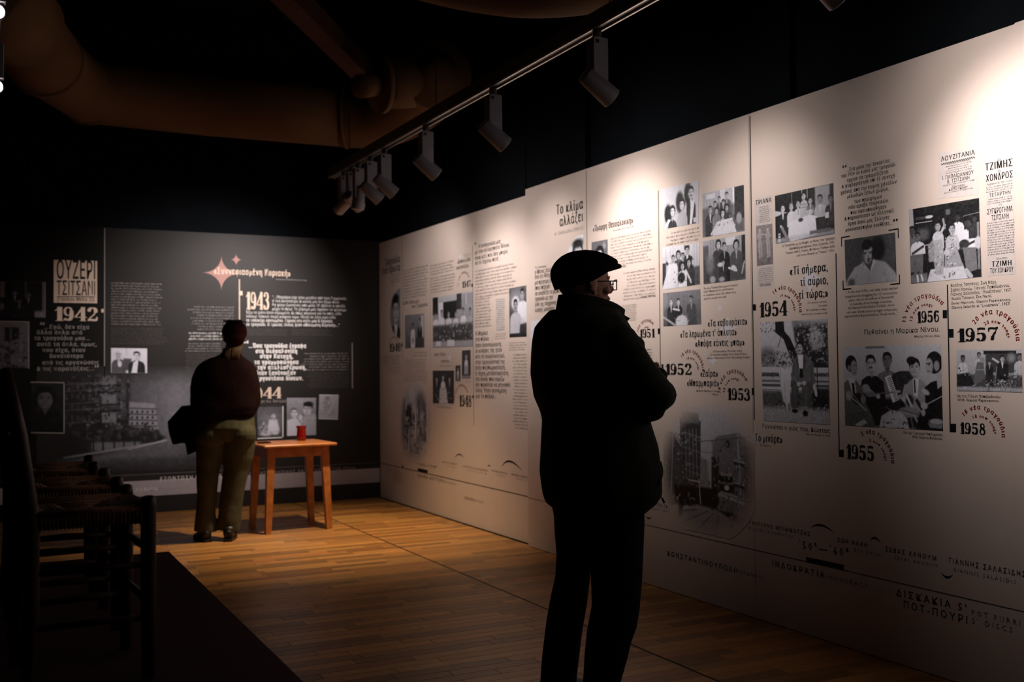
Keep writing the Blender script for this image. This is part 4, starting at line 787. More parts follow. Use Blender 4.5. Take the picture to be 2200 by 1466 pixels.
def p_long_table(c):
    c.rect(0, 0, 1, 1, .07); c.rect(.70, 0, .94, .55, .55, 4); c.line(.30, .02, .31, .35, .012, .5)
    for x in (.48, .57): c.line(x, 0, x, .18, .012, .8)
    c.poly([(.0, .32), (.22, .40), (.0, .44)], .75); c.man(.14, .30, .17, .10, .9, .3, .85, bald=True, wd=.8, bottom=.95); c.man(.29, .30, .15, .85, .9, .2, .8, wd=.85, hair=.4, bottom=.7); c.man(.41, .27, .16, .82, .9, 0, .75, bald=True, wd=.85, tie=True, bottom=.75)
    c.man(.51, .13, .15, .70, None, 0, .8, wd=.75, bottom=.55); c.line(.44, .3, .6, .3, .01, .3); c.line(.45, .36, .6, .36, .01, .3); c.man(.62, .25, .14, .35, .7, -.1, .7, wd=.8, bottom=.6); c.man(.78, .26, .18, .66, .8, -.5, .5, tache=True, wd=.9, bottom=.72); c.man(.95, .30, .17, .12, .4, -.4, .35, wd=.9, bottom=.8)
    c.poly([(.24, .62), (.60, .52), (.74, .60), (.72, .95), (.22, 1.02)], .93, 2); c.ell(.45, .60, .07, .04, .15, 2); c.ell(.60, .48, .1, .05, .8, 2); c.speck(.52, .40, .68, .52, 16, .2, .95, .008, .02)
    c.poly([(.70, .62), (.92, .62), (.88, .95), (.72, .95)], .10); c.rect(.86, .55, .92, .66, .85); c.poly([(.08, .5), (.2, .55), (.18, .98), (.0, .98)], .10); c.line(.1, .66, .14, .72, .05, .85)
    c.rect(0, .90, 1, 1.0, .70, 5, .7); c.rect(.60, .86, .95, .93, .3, 3); c.rect(.05, .8, .09, .98, .8)
    for y in (.84, .90): c.line(.04, y, .12, y, .012, .1)
    c.line(.12, .7, .24, 1, .07, .45)
def p_portrait(c):
    c.grad(.16, .20); c.ell(.75, .25, .5, .45, .26, 20, .6); c.ell(.66, .28, .20, .26, .05, 8)
    c.poly([(.40, .56), (.58, .50), (.80, .58), (.98, .82), (1.05, 1.05), (-.05, 1.05), (.05, .85), (.20, .62), (.34, .56)], .62, 3)
    c.poly([(.36, .52), (.56, .52), (.50, .74)], .22); c.poly([(.30, .60), (.37, .50), (.46, .72)], .72); c.poly([(.62, .56), (.57, .50), (.50, .74)], .80); c.line(.48, .75, .47, 1.0, .01, .35)
    c.ell(.46, .23, .165, .18, .04, 2); c.ell(.46, .38, .115, .19, .62, 2); c.ell(.37, .44, .05, .16, .30, 5, .7); c.ell(.45, .21, .14, .07, .04, 2); c.ell(.53, .28, .04, .05, .72, 3, .7)
    for q, w_ in ((.41, .035), (.52, .03)): c.ell(q, .36, w_, .012, .06, 1); c.line(q-.04, .335, q+.04, .325, .014, .06)
    c.ell(.475, .43, .016, .03, .34, 2); c.ell(.48, .475, .05, .014, .10); c.ell(.475, .515, .035, .02, .08); c.ell(.46, .555, .05, .02, .42, 2); c.line(.12, 1.0, .24, .78, .012, .4); c.line(.84, 1, .76, .76, .012, .42); c.ell(.12, .95, .1, .09, .12, 6, .8)
    for k in range(7): c.line(.25+k*.09, .68+.02*k % .1, .22+k*.095, .95, .006, .45, .6)
def p_stage(c):
    c.rect(0, 0, 1, 1, .05); c.poly([(0, 0), (.06, 0), (.08, .55), (0, .60)], .62); c.rect(.10, .12, .32, .16, .16); c.ell(.30, .14, .06, .02, .8); c.line(.10, .20, .34, .20, .008, .8); c.line(.1, .52, .36, .50, .01, .85); c.line(.78, .2, 1, .18, .006, .5)
    c.ell(.20, .36, .10, .08, .28, 8, .8); c.rect(.54, .08, .60, .15, .25)
    c.poly([(.30, .84), (.75, .80), (.84, 1.05), (.22, 1.05)], .84, 2); c.rect(0, .88, .25, 1, .35, 4)
    def mus(x, y, h, cl, sk, b_=.85, **k): c.man(x, y, h, cl, None, bottom=b_, skin=sk, **k)
    mus(.04, .30, .14, .3, .2); mus(.12, .38, .12, .88, .30, .62, wd=1.0); c.line(.04, .60, .20, .52, .035, .15); c.poly([(.05, .62), (.20, .62), (.18, .92), (.13, .92), (.12, .70), (.10, .92), (.05, .92)], .28); c.line(.10, .90, .11, .98, .03, .8); c.line(.16, .90, .18, .97, .03, .8)
    mus(.70, .20, .11, .88, .12, .5, wd=.9); mus(.84, .30, .13, .9, .16, .62, wd=1.25); c.ell(.78, .56, .08, .06, .10, 2); c.line(.70, .62, .92, .54, .03, .14); c.poly([(.76, .60), (.94, .62), (.95, .9), (.86, .92), (.80, .90)], .35); c.line(.8, .9, .86, .98, .06, .7)
    mus(.93, .25, .09, .12, .15, .5); c.rect(.96, .3, .99, .9, .4); c.ell(.97, .56, .05, .08, .75, 2)
    c.man(.42, .28, .12, .78, None, .5, .6, wd=.75, bottom=.58); c.line(.46, .38, .52, .28, .035, .7); c.line(.50, .20, .52, .32, .03, .5); c.poly([(.34, .46), (.48, .46), (.50, .70), (.48, .92), (.38, .92), (.34, .70)], .62); c.speck(.35, .50, .48, .90, 30, .3, .9, .008, .018); c.poly([(.27, .52), (.35, .44), (.36, .74), (.28, .74)], .5); c.speck(.27, .5, .34, .74, 14, .2, .8, .008, .015)
    c.man(.62, .34, .13, .70, None, -.2, .6, wd=.8, bottom=.62); c.poly([(.52, .58), (.68, .58), (.76, .84), (.50, .84)], .55); c.speck(.52, .40, .68, .84, 60, .15, .9, .006, .016); c.ell(.54, .64, .05, .04, .75, 2); c.speck(.3, .86, .7, .98, 12, .2, .9, .008, .02)
def p_bench(c):
    c.grad(.74, .62); c.speck(0, 0, .24, .14, 20, .1, .35, .004, .012); c.poly([(.24, 0), (.37, 0), (.38, .10), (.46, .17), (.58, .36), (.50, .44), (.44, .34), (.36, .18), (.24, .11)], .045); c.line(.33, .14, .27, .26, .008, .1)
    c.poly([(.50, .0), (1, .04), (1, .5), (.60, .46), (.53, .2)], .09, 4); c.speck(.53, .03, 1, .42, 200, .03, .80, .004, .015); c.ell(.84, .19, .09, .10, .72, 8, .8); c.speck(.78, .1, .95, .28, 40, .1, .9, .004, .012); c.rect(.5, 0, 1, .05, .6, 10, .8)
    c.ell(.10, .36, .14, .10, .25, 10, .8); c.speck(.02, .30, .50, .46, 190, .03, .62, .004, .014)
    for y, g, h in ((.452, .78, .055), (.555, .70, .028), (.605, .72, .018), (.655, .82, .020), (.685, .75, .012)): c.poly([(0, y), (1, y+.012), (1, y+h+.012), (0, y+h)], g); c.line(0, y+h+.004, 1, y+h+.016, .006, .1, .7)
    c.rect(0, .515, 1, .548, .11, 1, .85); c.speck(0, .51, 1, .55, 60, .05, .6, .004, .010); c.rect(0, .588, 1, .602, .15, 1, .8); c.rect(0, .628, 1, .65, .12, 1, .8); c.rect(0, .70, 1, .87, .15, 6, .85); c.rect(.76, .66, 1, .88, .05, 3, .9); c.speck(0, .7, 1, .9, 80, .03, .35, .006, .02)
    c.rect(0, .86, 1, 1, .62, 8, .9); c.speck(0, .84, 1, 1, 190, .40, .85, .003, .010)
    c.line(.78, .60, .82, .72, .04, .78); c.line(.84, .46, .84, .74, .012, .1)
    # child in white beside him
    c.poly([(.27, .50), (.31, .465), (.40, .47), (.46, .50), (.45, .60), (.44, .68), (.43, .86), (.38, .84), (.36, .80), (.33, .80), (.30, .68)], .84, 2); c.ell(.36, .432, .035, .034, .14, 2); c.ell(.365, .452, .026, .028, .62, 2); c.line(.35, .60, .36, .78, .006, .55); c.line(.36, .80, .40, .885, .022, .80); c.line(.41, .82, .41, .88, .02, .3); c.line(.30, .5, .29, .62, .010, .6)
    # seated man: jacket, shirt, knees apart, hands between
    c.poly([(.50, .38), (.56, .345), (.66, .34), (.74, .37), (.79, .42), (.80, .53), (.82, .60), (.76, .64), (.70, .60), (.56, .60), (.50, .63), (.46, .58), (.48, .46)], .30, 1.5); c.poly([(.565, .335), (.645, .335), (.635, .50), (.605, .53), (.58, .50)], .93); c.poly([(.585, .47), (.635, .47), (.64, .56), (.59, .56)], .05)
    c.poly([(.56, .345), (.585, .50), (.56, .47), (.53, .37)], .18); c.poly([(.65, .34), (.64, .50), (.67, .46), (.69, .36)], .18); c.line(.495, .42, .50, .60, .008, .12); c.line(.765, .44, .755, .60, .008, .12)
    c.head(.595, .268, .118, .68, .05, .1, tache=True)
    c.poly([(.45, .60), (.54, .585), (.57, .62), (.56, .70), (.545, .86), (.47, .86), (.46, .70)], .20, 1.5); c.poly([(.61, .62), (.66, .59), (.76, .60), (.77, .66), (.72, .74), (.70, .86), (.63, .865), (.615, .72)], .24, 1.5); c.line(.51, .63, .505, .84, .006, .42); c.line(.68, .63, .665, .84, .006, .42)
    c.line(.50, .56, .555, .615, .030, .36); c.line(.74, .56, .67, .605, .030, .34); c.ell(.565, .622, .024, .022, .76); c.ell(.65, .612, .026, .022, .76); c.ell(.655, .75, .0, .0, .1) if 0 else None
    c.ell(.50, .885, .045, .020, .04); c.ell(.655, .905, .038, .030, .03); c.rect(.60, .84, .69, .86, .55, 1, .8)
def p_band(c):
    c.grad(.74, .60); c.rect(.25, .0, .45, .03, .38); c.poly([(0, .66), (1, .60), (1, 1), (0, 1)], .06, 8)
    # accordionist at the back
    c.bust(.475, .19, .20, .36, None, .95, .60, skin=.3); c.head(.475, .175, .19, .36, .05, .1)
    c.poly([(.53, .34), (.60, .31), (.69, .31), (.74, .40), (.70, .60), (.56, .70), (.50, .44)], .09, 2)
    for k in range(7): c.line(.56+.02*k, .34, .575+.018*k, .66, .006, .30, .6)
    c.poly([(.445, .385), (.505, .355), (.585, .655), (.52, .695)], .92)
    for k in range(12): c.line(.473+.0066*k, .402+k*.0235, .503+.0062*k, .390+k*.0235, .010, .08)
    c.ell(.60, .62, .05, .025, .6, 2)
    # man in the dark shirt with the long-necked instrument
    c.poly([(.20, .42), (.26, .37), (.36, .37), (.43, .44), (.45, .66), (.48, .84), (.16, .84), (.17, .60)], .055, 2); c.head(.30, .215, .21, .72, .05, .1, tache=True); c.poly([(.275, .31), (.335, .31), (.31, .40)], .55)
    c.ell(.24, .53, .07, .06, .52, 2); c.line(.23, .50, .33, .60, .045, .60); c.ell(.285, .595, .07, .035, .40, 2); c.line(.27, .60, .60, .555, .016, .30); c.ell(.57, .555, .05, .016, .62); c.ell(.37, .62, .035, .03, .66, 2)
    # man in the light jacket, fourth
    c.poly([(.64, .50), (.70, .42), (.76, .39), (.82, .42), (.88, .52), (.88, .70), (.80, .80), (.66, .74), (.62, .66)], .52, 2); c.poly([(.725, .40), (.785, .40), (.77, .62), (.73, .60)], .85); c.line(.742, .42, .745, .56, .022, .08); c.head(.745, .265, .215, .66, .04, .1); c.ell(.715, .185, .07, .05, .04, 2)
    c.line(.66, .50, .63, .64, .07, .56); c.line(.63, .64, .70, .72, .05, .68); c.ell(.69, .66, .06, .07, .10, 3); c.line(.66, .60, .72, .76, .03, .82)
    c.ell(.68, .80, .16, .065, .45, 3); c.line(.60, .77, .78, .83, .02, .28, .7); c.line(.62, .81, .80, .86, .02, .60, .6); c.line(.74, .86, .80, 1.0, .03, .55); c.line(.70, .86, .72, 1.0, .02, .3)
    # man at the right edge in profile
    c.poly([(.84, .50), (.90, .44), (1.05, .38), (1.05, 1.05), (.74, 1.05), (.77, .86), (.84, .72)], .035, 2); c.poly([(.95, .36), (1.02, .30), (1.02, .46), (.96, .52)], .62); c.ell(.935, .21, .115, .13, .035, 1.5); c.ell(.885, .255, .055, .095, .60, 2); c.ell(.865, .27, .03, .03, .60, 1); c.ell(.955, .25, .04, .06, .50, 2); c.line(.86, .225, .90, .215, .012, .06); c.ell(.885, .235, .012, .008, .05); c.line(.865, .31, .895, .312, .010, .2)
    c.ell(.845, .555, .06, .03, .72, 2, 1, .4); c.line(.80, .74, 1.0, .60, .012, .62); c.line(.76, .66, .84, .82, .045, .05); c.ell(.83, .72, .05, .04, .66, 2); c.ell(.82, .80, .03, .04, .6, 2)
    c.ell(.94, .90, .10, .035, .58, 2); c.poly([(.86, .92), (1, .93), (.99, .98), (.88, .97)], .40, 2)
    # man at the left in the suit, with a mandolin
    c.poly([(0, .46), (.06, .41), (.14, .43), (.20, .52), (.24, .72), (.30, .86), (.34, 1.05), (0, 1.05)], .27, 2); c.poly([(.045, .40), (.12, .40), (.14, .60), (.11, .68)], .78); c.poly([(.085, .46), (.115, .46), (.125, .64), (.10, .64)], .08)
    c.ell(.085, .215, .095, .105, .035, 1.5); c.ell(.115, .27, .055, .095, .50, 2); c.ell(.142, .28, .022, .025, .50, 1); c.ell(.06, .27, .02, .035, .45, 1); c.line(.115, .235, .15, .24, .010, .06); c.line(.12, .33, .142, .332, .010, .15)
    c.ell(.05, .62, .05, .06, .55, 2); c.ell(.15, .66, .085, .075, .07, 2, 1, .5); c.line(.06, .62, .24, .80, .016, .62); c.ell(.21, .66, .045, .055, .42, 2); c.line(.10, .60, .19, .74, .006, .7)
    c.poly([(.02, .84), (.20, .82), (.32, .92), (.30, 1.02), (.0, 1.02)], .24, 3); c.poly([(.11, .98), (.21, .91), (.25, .95), (.15, 1.02)], .72)
    # cloth and bottles on the low table
    c.poly([(.40, .86), (.50, .78), (.60, .80), (.66, .88), (.68, 1.0), (.37, 1.02)], .76, 2); c.speck(.4, .8, .66, 1, 34, .08, .95, .006, .020); c.line(.44, .74, .52, .80, .012, .3)
def p_band2(c):
    c.grad(.70, .55); c.rect(.42, .03, .90, .12, .06); c.rect(.45, .10, 1, .55, .16, 3); c.ell(.83, .2, .1, .1, .55, 8, .8); c.rect(0, .6, 1, 1, .12, 5, .85)
    c.man(.10, .22, .17, .85, .9, .1, .32, tie=True, wd=.85, bottom=.6); c.man(.35, .14, .14, .75, .8, 0, .5, wd=.8, bottom=.4); c.poly([(.32, .3), (.42, .3), (.44, .7), (.30, .85), (.26, .8)], .30, 2); c.ell(.40, .25, .07, .07, .5, 3); c.line(.24, .5, .42, .48, .02, .55)
    c.man(.70, .22, .15, .07, .85, -.1, .7, wd=1.1, bottom=.8); c.line(.56, .22, .64, .30, .05, .75); c.man(.95, .18, .16, .72, .8, -.2, .4, wd=.9, bottom=.6); c.man(.51, .32, .10, .08, .6); c.line(.60, .7, .62, .4, .02, .5)
    c.poly([(0, .6), (.2, .55), (.28, .85), (0, .95)], .08, 2); c.rect(0, .90, 1, 1, .66, 4, .9); c.speck(.45, .72, .9, .98, 170, .05, .95, .006, .018); c.speck(.0, .42, .2, .62, 18, .1, .8, .01, .03); c.speck(.7, .5, 1, .9, 24, .05, .6, .01, .03); c.speck(.05, .85, .45, .92, 14, .3, 1, .006, .02)
def p_street(c):
    c.grad(.72, .62); c.poly([(0, .18), (.15, .20), (.24, .32), (.24, .78), (.0, .85)], .20, 2); c.line(.12, .18, .26, .38, .012, .75); c.line(.12, .2, .10, .72, .008, .65)
    c.poly([(.20, .08), (.44, .12), (.44, .62), (.30, .68), (.22, .62)], .16, 2)
    for k in range(4): c.line(.27+k*.04, .18, .28+k*.04, .56, .010, .55, .7)
    for y in (.20, .32, .44, .5): c.line(.24, y, .44, y+.05, .008, .5, .7)
    c.poly([(.22, .02), (.42, .06), (.42, .14), (.22, .12)], .38, 3); c.poly([(.44, .40), (.52, .44), (.54, .72), (.44, .70)], .45, 3); c.speck(.44, .42, .54, .7, 20, .2, .7, .006, .015)
    c.poly([(.57, .30), (.62, .24), (.84, .22), (1, .32), (1, .86), (.56, .84)], .38, 2); c.rect(.56, .40, .64, .78, .10, 3); c.rect(.66, .52, .76, .60, .45); c.ell(.73, .30, .03, .03, .12); c.line(.83, .24, .86, .66, .025, .6)
    for y in (.44, .60): c.line(.80, y, .92, y+.02, .02, .12); c.line(.8, y-.02, .92, y, .01, .75)
    c.rect(.64, .54, .78, .585, .04); c.rect(.64, .60, .80, .66, .10); c.ell(.72, .625, .03, .02, .85); c.line(.64, .68, .96, .74, .022, .75); c.line(.66, .66, .92, .70, .01, .75); c.rect(.9, .30, 1, .82, .22, 4, .7)
    c.rect(.14, .64, .62, .80, .04, 3); c.poly([(.5, .78), (1, .84), (1, .90), (.62, .86)], .05, 2); c.line(.42, .58, .44, .77, .012, .7); c.line(.30, .59, .44, .60, .012, .7); c.line(.84, .7, .85, .88, .014, .6)
    c.poly([(.40, .78), (.62, .80), (.9, .90), (1, 1), (0, 1), (.1, .88)], .50, 3); c.line(.52, .82, .14, .98, .006, .12); c.line(.58, .83, .38, 1, .006, .12); c.line(.64, .84, .60, 1, .006, .12); c.line(.18, .86, .40, .82, .008, .2)
    c.poly([(.18, .72), (.22, .70), (.24, .78), (.23, .90), (.19, .90)], .03); c.speck(.24, .70, .36, .80, 8, .03, .4, .008, .02); c.speck(.76, .80, .94, .92, 14, .03, .5, .006, .02); c.speck(.0, .2, .44, .8, 120, .04, .6, .004, .014); c.speck(.56, .25, 1, .84, 170, .06, .62, .004, .014); c.line(.43, .28, .95, .25, .006, .2); c.line(.44, .36, .6, .37, .004, .3)
def p_ruins(c):
    c.grad(.62, .55); c.r = np.random.RandomState(11)
    for k in range(16): x = .12+k*.05; c.line(x, c.r.uniform(.18, .4), x+c.r.uniform(-.03, .03), c.r.uniform(.6, .95), c.r.uniform(.015, .04), c.r.choice([.05, .12, .2, .75]))
    c.ell(.40, .16, .10, .10, .72, 4); c.ell(.70, .25, .14, .14, .22, 8, .7); c.ell(.32, .40, .1, .12, .10, 4); c.ell(.66, .62, .12, .16, .5, 4); c.ell(.5, .55, .05, .2, .85, 4, .7)
    for k in range(14): c.head(c.r.uniform(.2, .8), c.r.uniform(.45, .62), .05, .7, .05)
    c.speck(.15, .35, .85, .92, 70, .03, .8, .01, .035)
def p_ghost(c): p_ruins(c)
def p_men_bw(c):
    c.grad(.92, .90); c.line(.42, 0, .43, .3, .01, .3); c.man(.21, .26, .32, .22, .92, .3, .80, hair=.3, wd=.85, bottom=1.0, tie=True, bald=True); c.ell(.24, .64, .08, .12, .9, 2); c.rect(.34, .42, .56, .9, .20, 3); c.man(.71, .30, .34, .06, .95, -.3, .90, wd=.95, bottom=1.0); c.poly([(.62, .55), (.74, .52), (.72, 1), (.56, 1)], .96)
def p_baby(c): c.grad(.22, .14); c.ell(.5, .5, .42, .36, .42, 20, .7); c.head(.62, .30, .20, .8, .25); c.poly([(.46, .42), (.76, .42), (.88, .80), (.36, .82)], .85, 3); c.ell(.34, .86, .2, .08, .75, 3); c.speck(.05, .5, .4, .85, 40, .2, .8, .01, .04); c.ell(.7, .84, .12, .08, .8, 2)
def p_father(c): c.grad(.45, .35); c.ell(.5, .1, .4, .2, .6, 20, .6); c.poly([(.56, .5), (.8, .36), (1.05, .5), (1.05, 1.05), (.5, 1.05)], .60, 3); c.head(.72, .30, .34, .72, .04, -.8); c.ell(.74, .17, .13, .07, .03, 2); c.poly([(.02, .6), (.3, .5), (.5, .7), (.5, 1.05), (0, 1.05)], .85, 3); c.head(.24, .40, .26, .85, .30, .5); c.ell(.46, .52, .06, .08, .8, 2); c.line(.46, .5, .52, .66, .04, .8)
def p_card(c): c.grad(.62, .56); c.ell(.42, .16, .09, .08, .35, 4); c.ell(.42, .40, .17, .22, .48, 6); c.rect(.1, .58, .85, .80, .50, 8); c.speck(.15, .3, .8, .85, 30, .42, .72, .02, .05); c.rect(0, 0, 1, .03, .9); c.rect(0, .97, 1, 1, .9)
def p_oval(c): c.grad(.50, .42); c.man(.55, .42, .52, .08, .85, .6, .66, wd=.75, bottom=1.1, tie=True); c.ell(.54, .20, .19, .09, .03, 3); c.poly([(.52, .75), (.75, .72), (.62, 1.05)], .92)
def p_small_far(c): c.grad(.42, .25); c.rect(.12, 0, .25, .6, .4, 3); c.rect(.82, .05, .98, .8, .72, 4); c.man(.42, .34, .16, .85, None, 0, .4, wd=1.05, bottom=1.0); c.man(.78, .22, .20, .08, .7, -.4, .5, wd=.9, bottom=.75); c.rect(.55, .7, 1, 1, .15, 4); c.ell(.42, .78, .05, .08, .2, 2)
def p_orch(c):
    c.grad(.70, .30); c.rect(0, 0, .14, .35, .04); c.rect(.28, .12, .62, .45, .05); c.rect(.16, .12, .27, .55, .9); c.rect(.62, 0, .74, .3, .12); c.rect(.74, .02, 1, .25, .55, 3); c.line(.84, .05, .86, .22, .03, .85)
    for x, y, k in ((.08, .36, .9), (.24, .33, .9), (.42, .36, .85), (.60, .38, .85), (.78, .34, .9), (.94, .36, .6)): c.man(x, y, .13, k, None, 0, .6, wd=1.1, bottom=.60)
    c.rect(0, .56, 1, .88, .10, 4, .85); c.speck(0, .55, 1, .88, 90, .03, .75, .01, .03); c.rect(0, .88, 1, 1, .55, 3); c.rect(.08, .88, .22, .97, .85); c.rect(.38, .86, .56, .98, .85)
def p_pair(c): c.grad(.25, .15); c.ell(.4, .25, .3, .2, .5, 10, .7); c.ell(.36, .32, .17, .14, .85, 3); c.man(.74, .16, .22, .9, None, -.4, .6, wd=1.0, bottom=.8); c.man(.36, .36, .24, .7, None, .2, .6, tache=True, wd=1.05, bottom=1.0); c.ell(.78, .68, .08, .06, .8, 2); c.poly([(.6, .75), (1, .72), (1, 1), (.55, 1)], .1, 3); c.rect(0, .92, 1, 1, .06)
def p_trio(c): c.grad(.12, .08); c.man(.2, .25, .16, .1, .8, 0, .7, wd=.8, bottom=.7); c.man(.5, .2, .18, .9, .9, 0, .85, female=True, wd=.9, bottom=.8); c.man(.8, .25, .16, .1, .8, 0, .7, wd=.8, bottom=.7); c.poly([(.35, .5), (.65, .5), (.72, .95), (.3, .95)], .8, 3); c.speck(.1, .5, .9, .95, 30, .1, .9, .01, .04); c.rect(0, .95, 1, 1, .8)
def p_single(c): c.grad(.15, .1); c.man(.5, .22, .2, .8, .9, 0, .75, wd=.8, bottom=.7); c.poly([(.3, .55), (.7, .55), (.75, .85), (.25, .85)], .55, 3); c.rect(0, .90, 1, 1, .5, 3)
def p_woman(c): c.grad(.30, .22); c.ell(.8, .2, .1, .1, .5, 6); c.man(.5, .52, .60, .7, None, .1, .82, female=True, wd=.8, bottom=1.1)
def p_fade(c): c.grad(.95, .9); c.man(.68, .42, .60, .1, .9, .4, .85, female=False, wd=.8, bottom=1.1); c.ell(.68, .17, .25, .10, .06, 4)
def p_suit(c): c.grad(.85, .8); c.man(.55, .25, .28, .05, .95, .2, .8, wd=.9, bottom=1.1, tie=True)
def p_dark_room(c): c.rect(0, 0, 1, 1, .04); c.rect(0, 0, .1, .45, .5); c.rect(.55, 0, .57, .6, .5); c.rect(.93, 0, .95, 1, .6); c.rect(.97, 0, 1, 1, .7); c.rect(.66, .82, 1, 1, .6, 3); c.man(.32, .32, .16, .05, .6, 0, .5); c.man(.62, .36, .16, .05, .6, 0, .4); c.man(.42, .55, .15, .08, .5, 0, .4); c.ell(.04, .7, .06, .1, .5, 3)
def p_house(c): c.grad(.5, .45); c.rect(.30, .12, .72, .42, .10, 2); c.rect(.45, .14, .50, .42, .4); c.rect(.3, .55, .46, 1, .15, 3); c.speck(.0, .4, 1, 1, 70, .1, .6, .02, .05); c.speck(.6, .2, 1, .9, 40, .2, .6, .01, .04)
def p_lady(c): c.grad(.10, .05); c.man(.42, .32, .42, .05, None, .1, .40, hair=.04, female=True, wd=.95, bottom=1.0)
def p_city(c):
    c.grad(.10, .62); c.g = .02+.66*np.clip(c.x/c.A*1.25-.25, 0, 1)*np.clip(1.15-np.abs(c.y-.45)*1.0, 0, 1)
    c.poly([(.16, .06), (.46, .02), (.50, .10), (.50, .55), (.30, .62), (.12, .62)], .07, 5)
    c.poly([(.33, .04), (.45, .02), (.47, .50), (.36, .52)], .18, 3)
    for y in (.09, .27, .44): c.rect(.355, y, .43, y+.11, .46, 2)
    for y in (.16, .22, .34, .40, .52): c.line(.15, y+.02, .34, y, .012, .34, .8); c.line(.33, y+.03, .50, y+.02, .02, .05)
    for k in range(5):
        for j in range(4): c.ell(.20+k*.03, .18+j*.10+k*.01, .014, .024, .30, 1, .7)
    c.rect(.455, .05, .485, .5, .30, 2, .6); c.poly([(.50, .34), (.64, .36), (.66, .62), (.50, .60)], .60, 2)
    for j in range(4):
        c.line(.50, .40+j*.055, .65, .41+j*.055, .012, .2)
        for k in range(5): c.ell(.515+k*.028, .435+j*.055, .010, .014, .10)
    c.poly([(.30, .60), (.42, .54), (.60, .60), (.70, .68), (.66, .74), (.30, .74)], .08, 4); c.speck(.2, .56, .66, .70, 60, .03, .25, .01, .035); c.rect(.30, .72, .56, .80, .42, 2)
    for x in (.24, .31, .36, .42, .47, .53): c.line(x, .64, x, .80, .014, .05)
    c.speck(.14, .08, .50, .60, 160, .02, .45, .006, .016); c.line(.16, .86, .62, .74, .02, .55); c.line(.5, .79, .70, .71, .018, .75); c.poly([(.1, .90), (.62, .76), (.95, .72), (1, .78), (1, 1), (0, 1)], .34, 6); c.poly([(.0, .93), (.5, .88), (1, .86), (1, 1), (0, 1)], .14, 8, .8)
    c.rect(0, 0, .08, 1, .02, 14, .9); c.ell(.78, .50, .02, .06, .3, 2, .6); c.ell(.76, .56, .10, .03, .35, 5, .6)
R_ = 1.0
photo(FN, ((1421.4, 406.8), (1501.2, 388.4), (1501.2, 478.6), (1424.5, 493.3)), 84, p_three)
photo(FN, ((1508.7, 417), (1598.2, 397.2), (1600, 496.1), (1509.8, 510.8)), 92, p_group1)
photo(FN, ((1423.6, 532.5), (1503, 521.8), (1504.3, 611.2), (1423.6, 623)), 84, p_group2)
photo(FN, ((1510.2, 519), (1600.8, 503.4), (1602.2, 600), (1512, 611)), 90, p_group3)
photo(FN, ((1424.7, 630.3), (1504.9, 621.5), (1506.6, 696.8), (1425.7, 701.7)), 72, p_table2)
photo(FN, ((1624.6, 486), (1659, 480.7), (1661, 567.5), (1626.6, 571.6)), 90, p_triana, tint=(1.05, .95, 1.0), b=P_D)
photo(FN, ((1665, 421), (1790.4, 393.3), (1793, 502.8), (1667, 524.3)), 105, p_long_table)
photo(FN, ((1814.6, 516), (1923.5, 499.7), (1926.7, 604), (1817.6, 614)), 105, p_portrait)
photo(FN, ((1953, 450.6), (2103.7, 425.5), (2109.2, 595), (1957.5, 610)), 150, p_stage)
photo(FN, ((1633, 693.3), (1778, 684.7), (1783.4, 913), (1640.5, 904.5)), 170, p_bench)
photo(FN, ((1811.5, 745.6), (2022, 740), (2026.3, 926), (1816.2, 914.4)), 165, p_band)
photo(FN, ((2055.6, 751.7), (2198.8, 750.7), (2199, 843.4), (2056, 839.7)), 95, p_band2, b=P_D)
photo(FN, ((1425, 880), (1622, 862), (1622, 1170), (1425, 1128)), 190, p_street, b=P_C, bg=BGC, mask=lambda c: (1.12-np.sqrt(((c.x/c.A-.50)/.50)**2+((c.y-.50)/.50)**2))*3.2)
T(FN, [('NECCHI', 1549.8, 1021.5, 1572, 1024.6, 6.5)], 'B', 'cream_ink', b=P_C, off=.0020)
photo(FN, ((1217, 512), (1253.7, 504), (1254, 600), (1217, 606)), 60, p_fade, bg=BGC, mask=lambda c: (1.0-np.sqrt(((c.x/c.A-1.0)/1.0)**2+((c.y-.5)/.56)**2))*8)
photo(FN, ((1271.3, 521), (1305.6, 514.3), (1306, 575), (1271.5, 581)), 56, p_woman)
photo(FN, ((1140, 690), (1173, 686), (1174, 752), (1140, 755)), 56, p_suit)
photo(FF, ((837.5, 622), (860.3, 618), (860.3, 729), (837.5, 729)), 80, p_oval, bg=BGC, mask=lambda c: (1.0-np.sqrt(((c.x/c.A-1.0)/1.0)**2+((c.y-.5)/.5)**2))*16)
photo(FF, ((870, 677.6), (911.7, 673.8), (911.7, 747), (870.7, 749)), 60, p_small_far)
photo(FF, ((929.7, 640.4), (1015.6, 625.5), (1016.2, 745), (930.3, 747.8)), 90, p_orch)
photo(FF, ((1094, 620), (1132.8, 613), (1133.6, 723.4), (1095, 725.7)), 80, p_pair)
photo(FF, ((929.7, 796.5), (975.5, 796.5), (975.5, 871.8), (930.3, 871)), 60, p_trio)
photo(FF, ((979, 786), (989.6, 785), (989.6, 820), (979, 820)), 34, p_single)
photo(FF, ((992.7, 753.5), (1011.3, 752), (1011.3, 813.7), (992.7, 813.7)), 48, p_single)
photo(FF, ((858, 822), (928, 818), (928, 1000), (858, 990)), 100, p_ghost, bg=BGC, b=P_A, mask=lambda c: (1.05-np.sqrt(((c.x/c.A-.48)/.5)**2+((c.y-.5)/.52)**2))*3)
BB = (.0235, .022, .0215)
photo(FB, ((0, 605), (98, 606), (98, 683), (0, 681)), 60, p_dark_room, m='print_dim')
photo(FB, ((-12, 691), (61.4, 692.5), (61.4, 791), (-12, 790)), 70, p_house, m='print_dim')
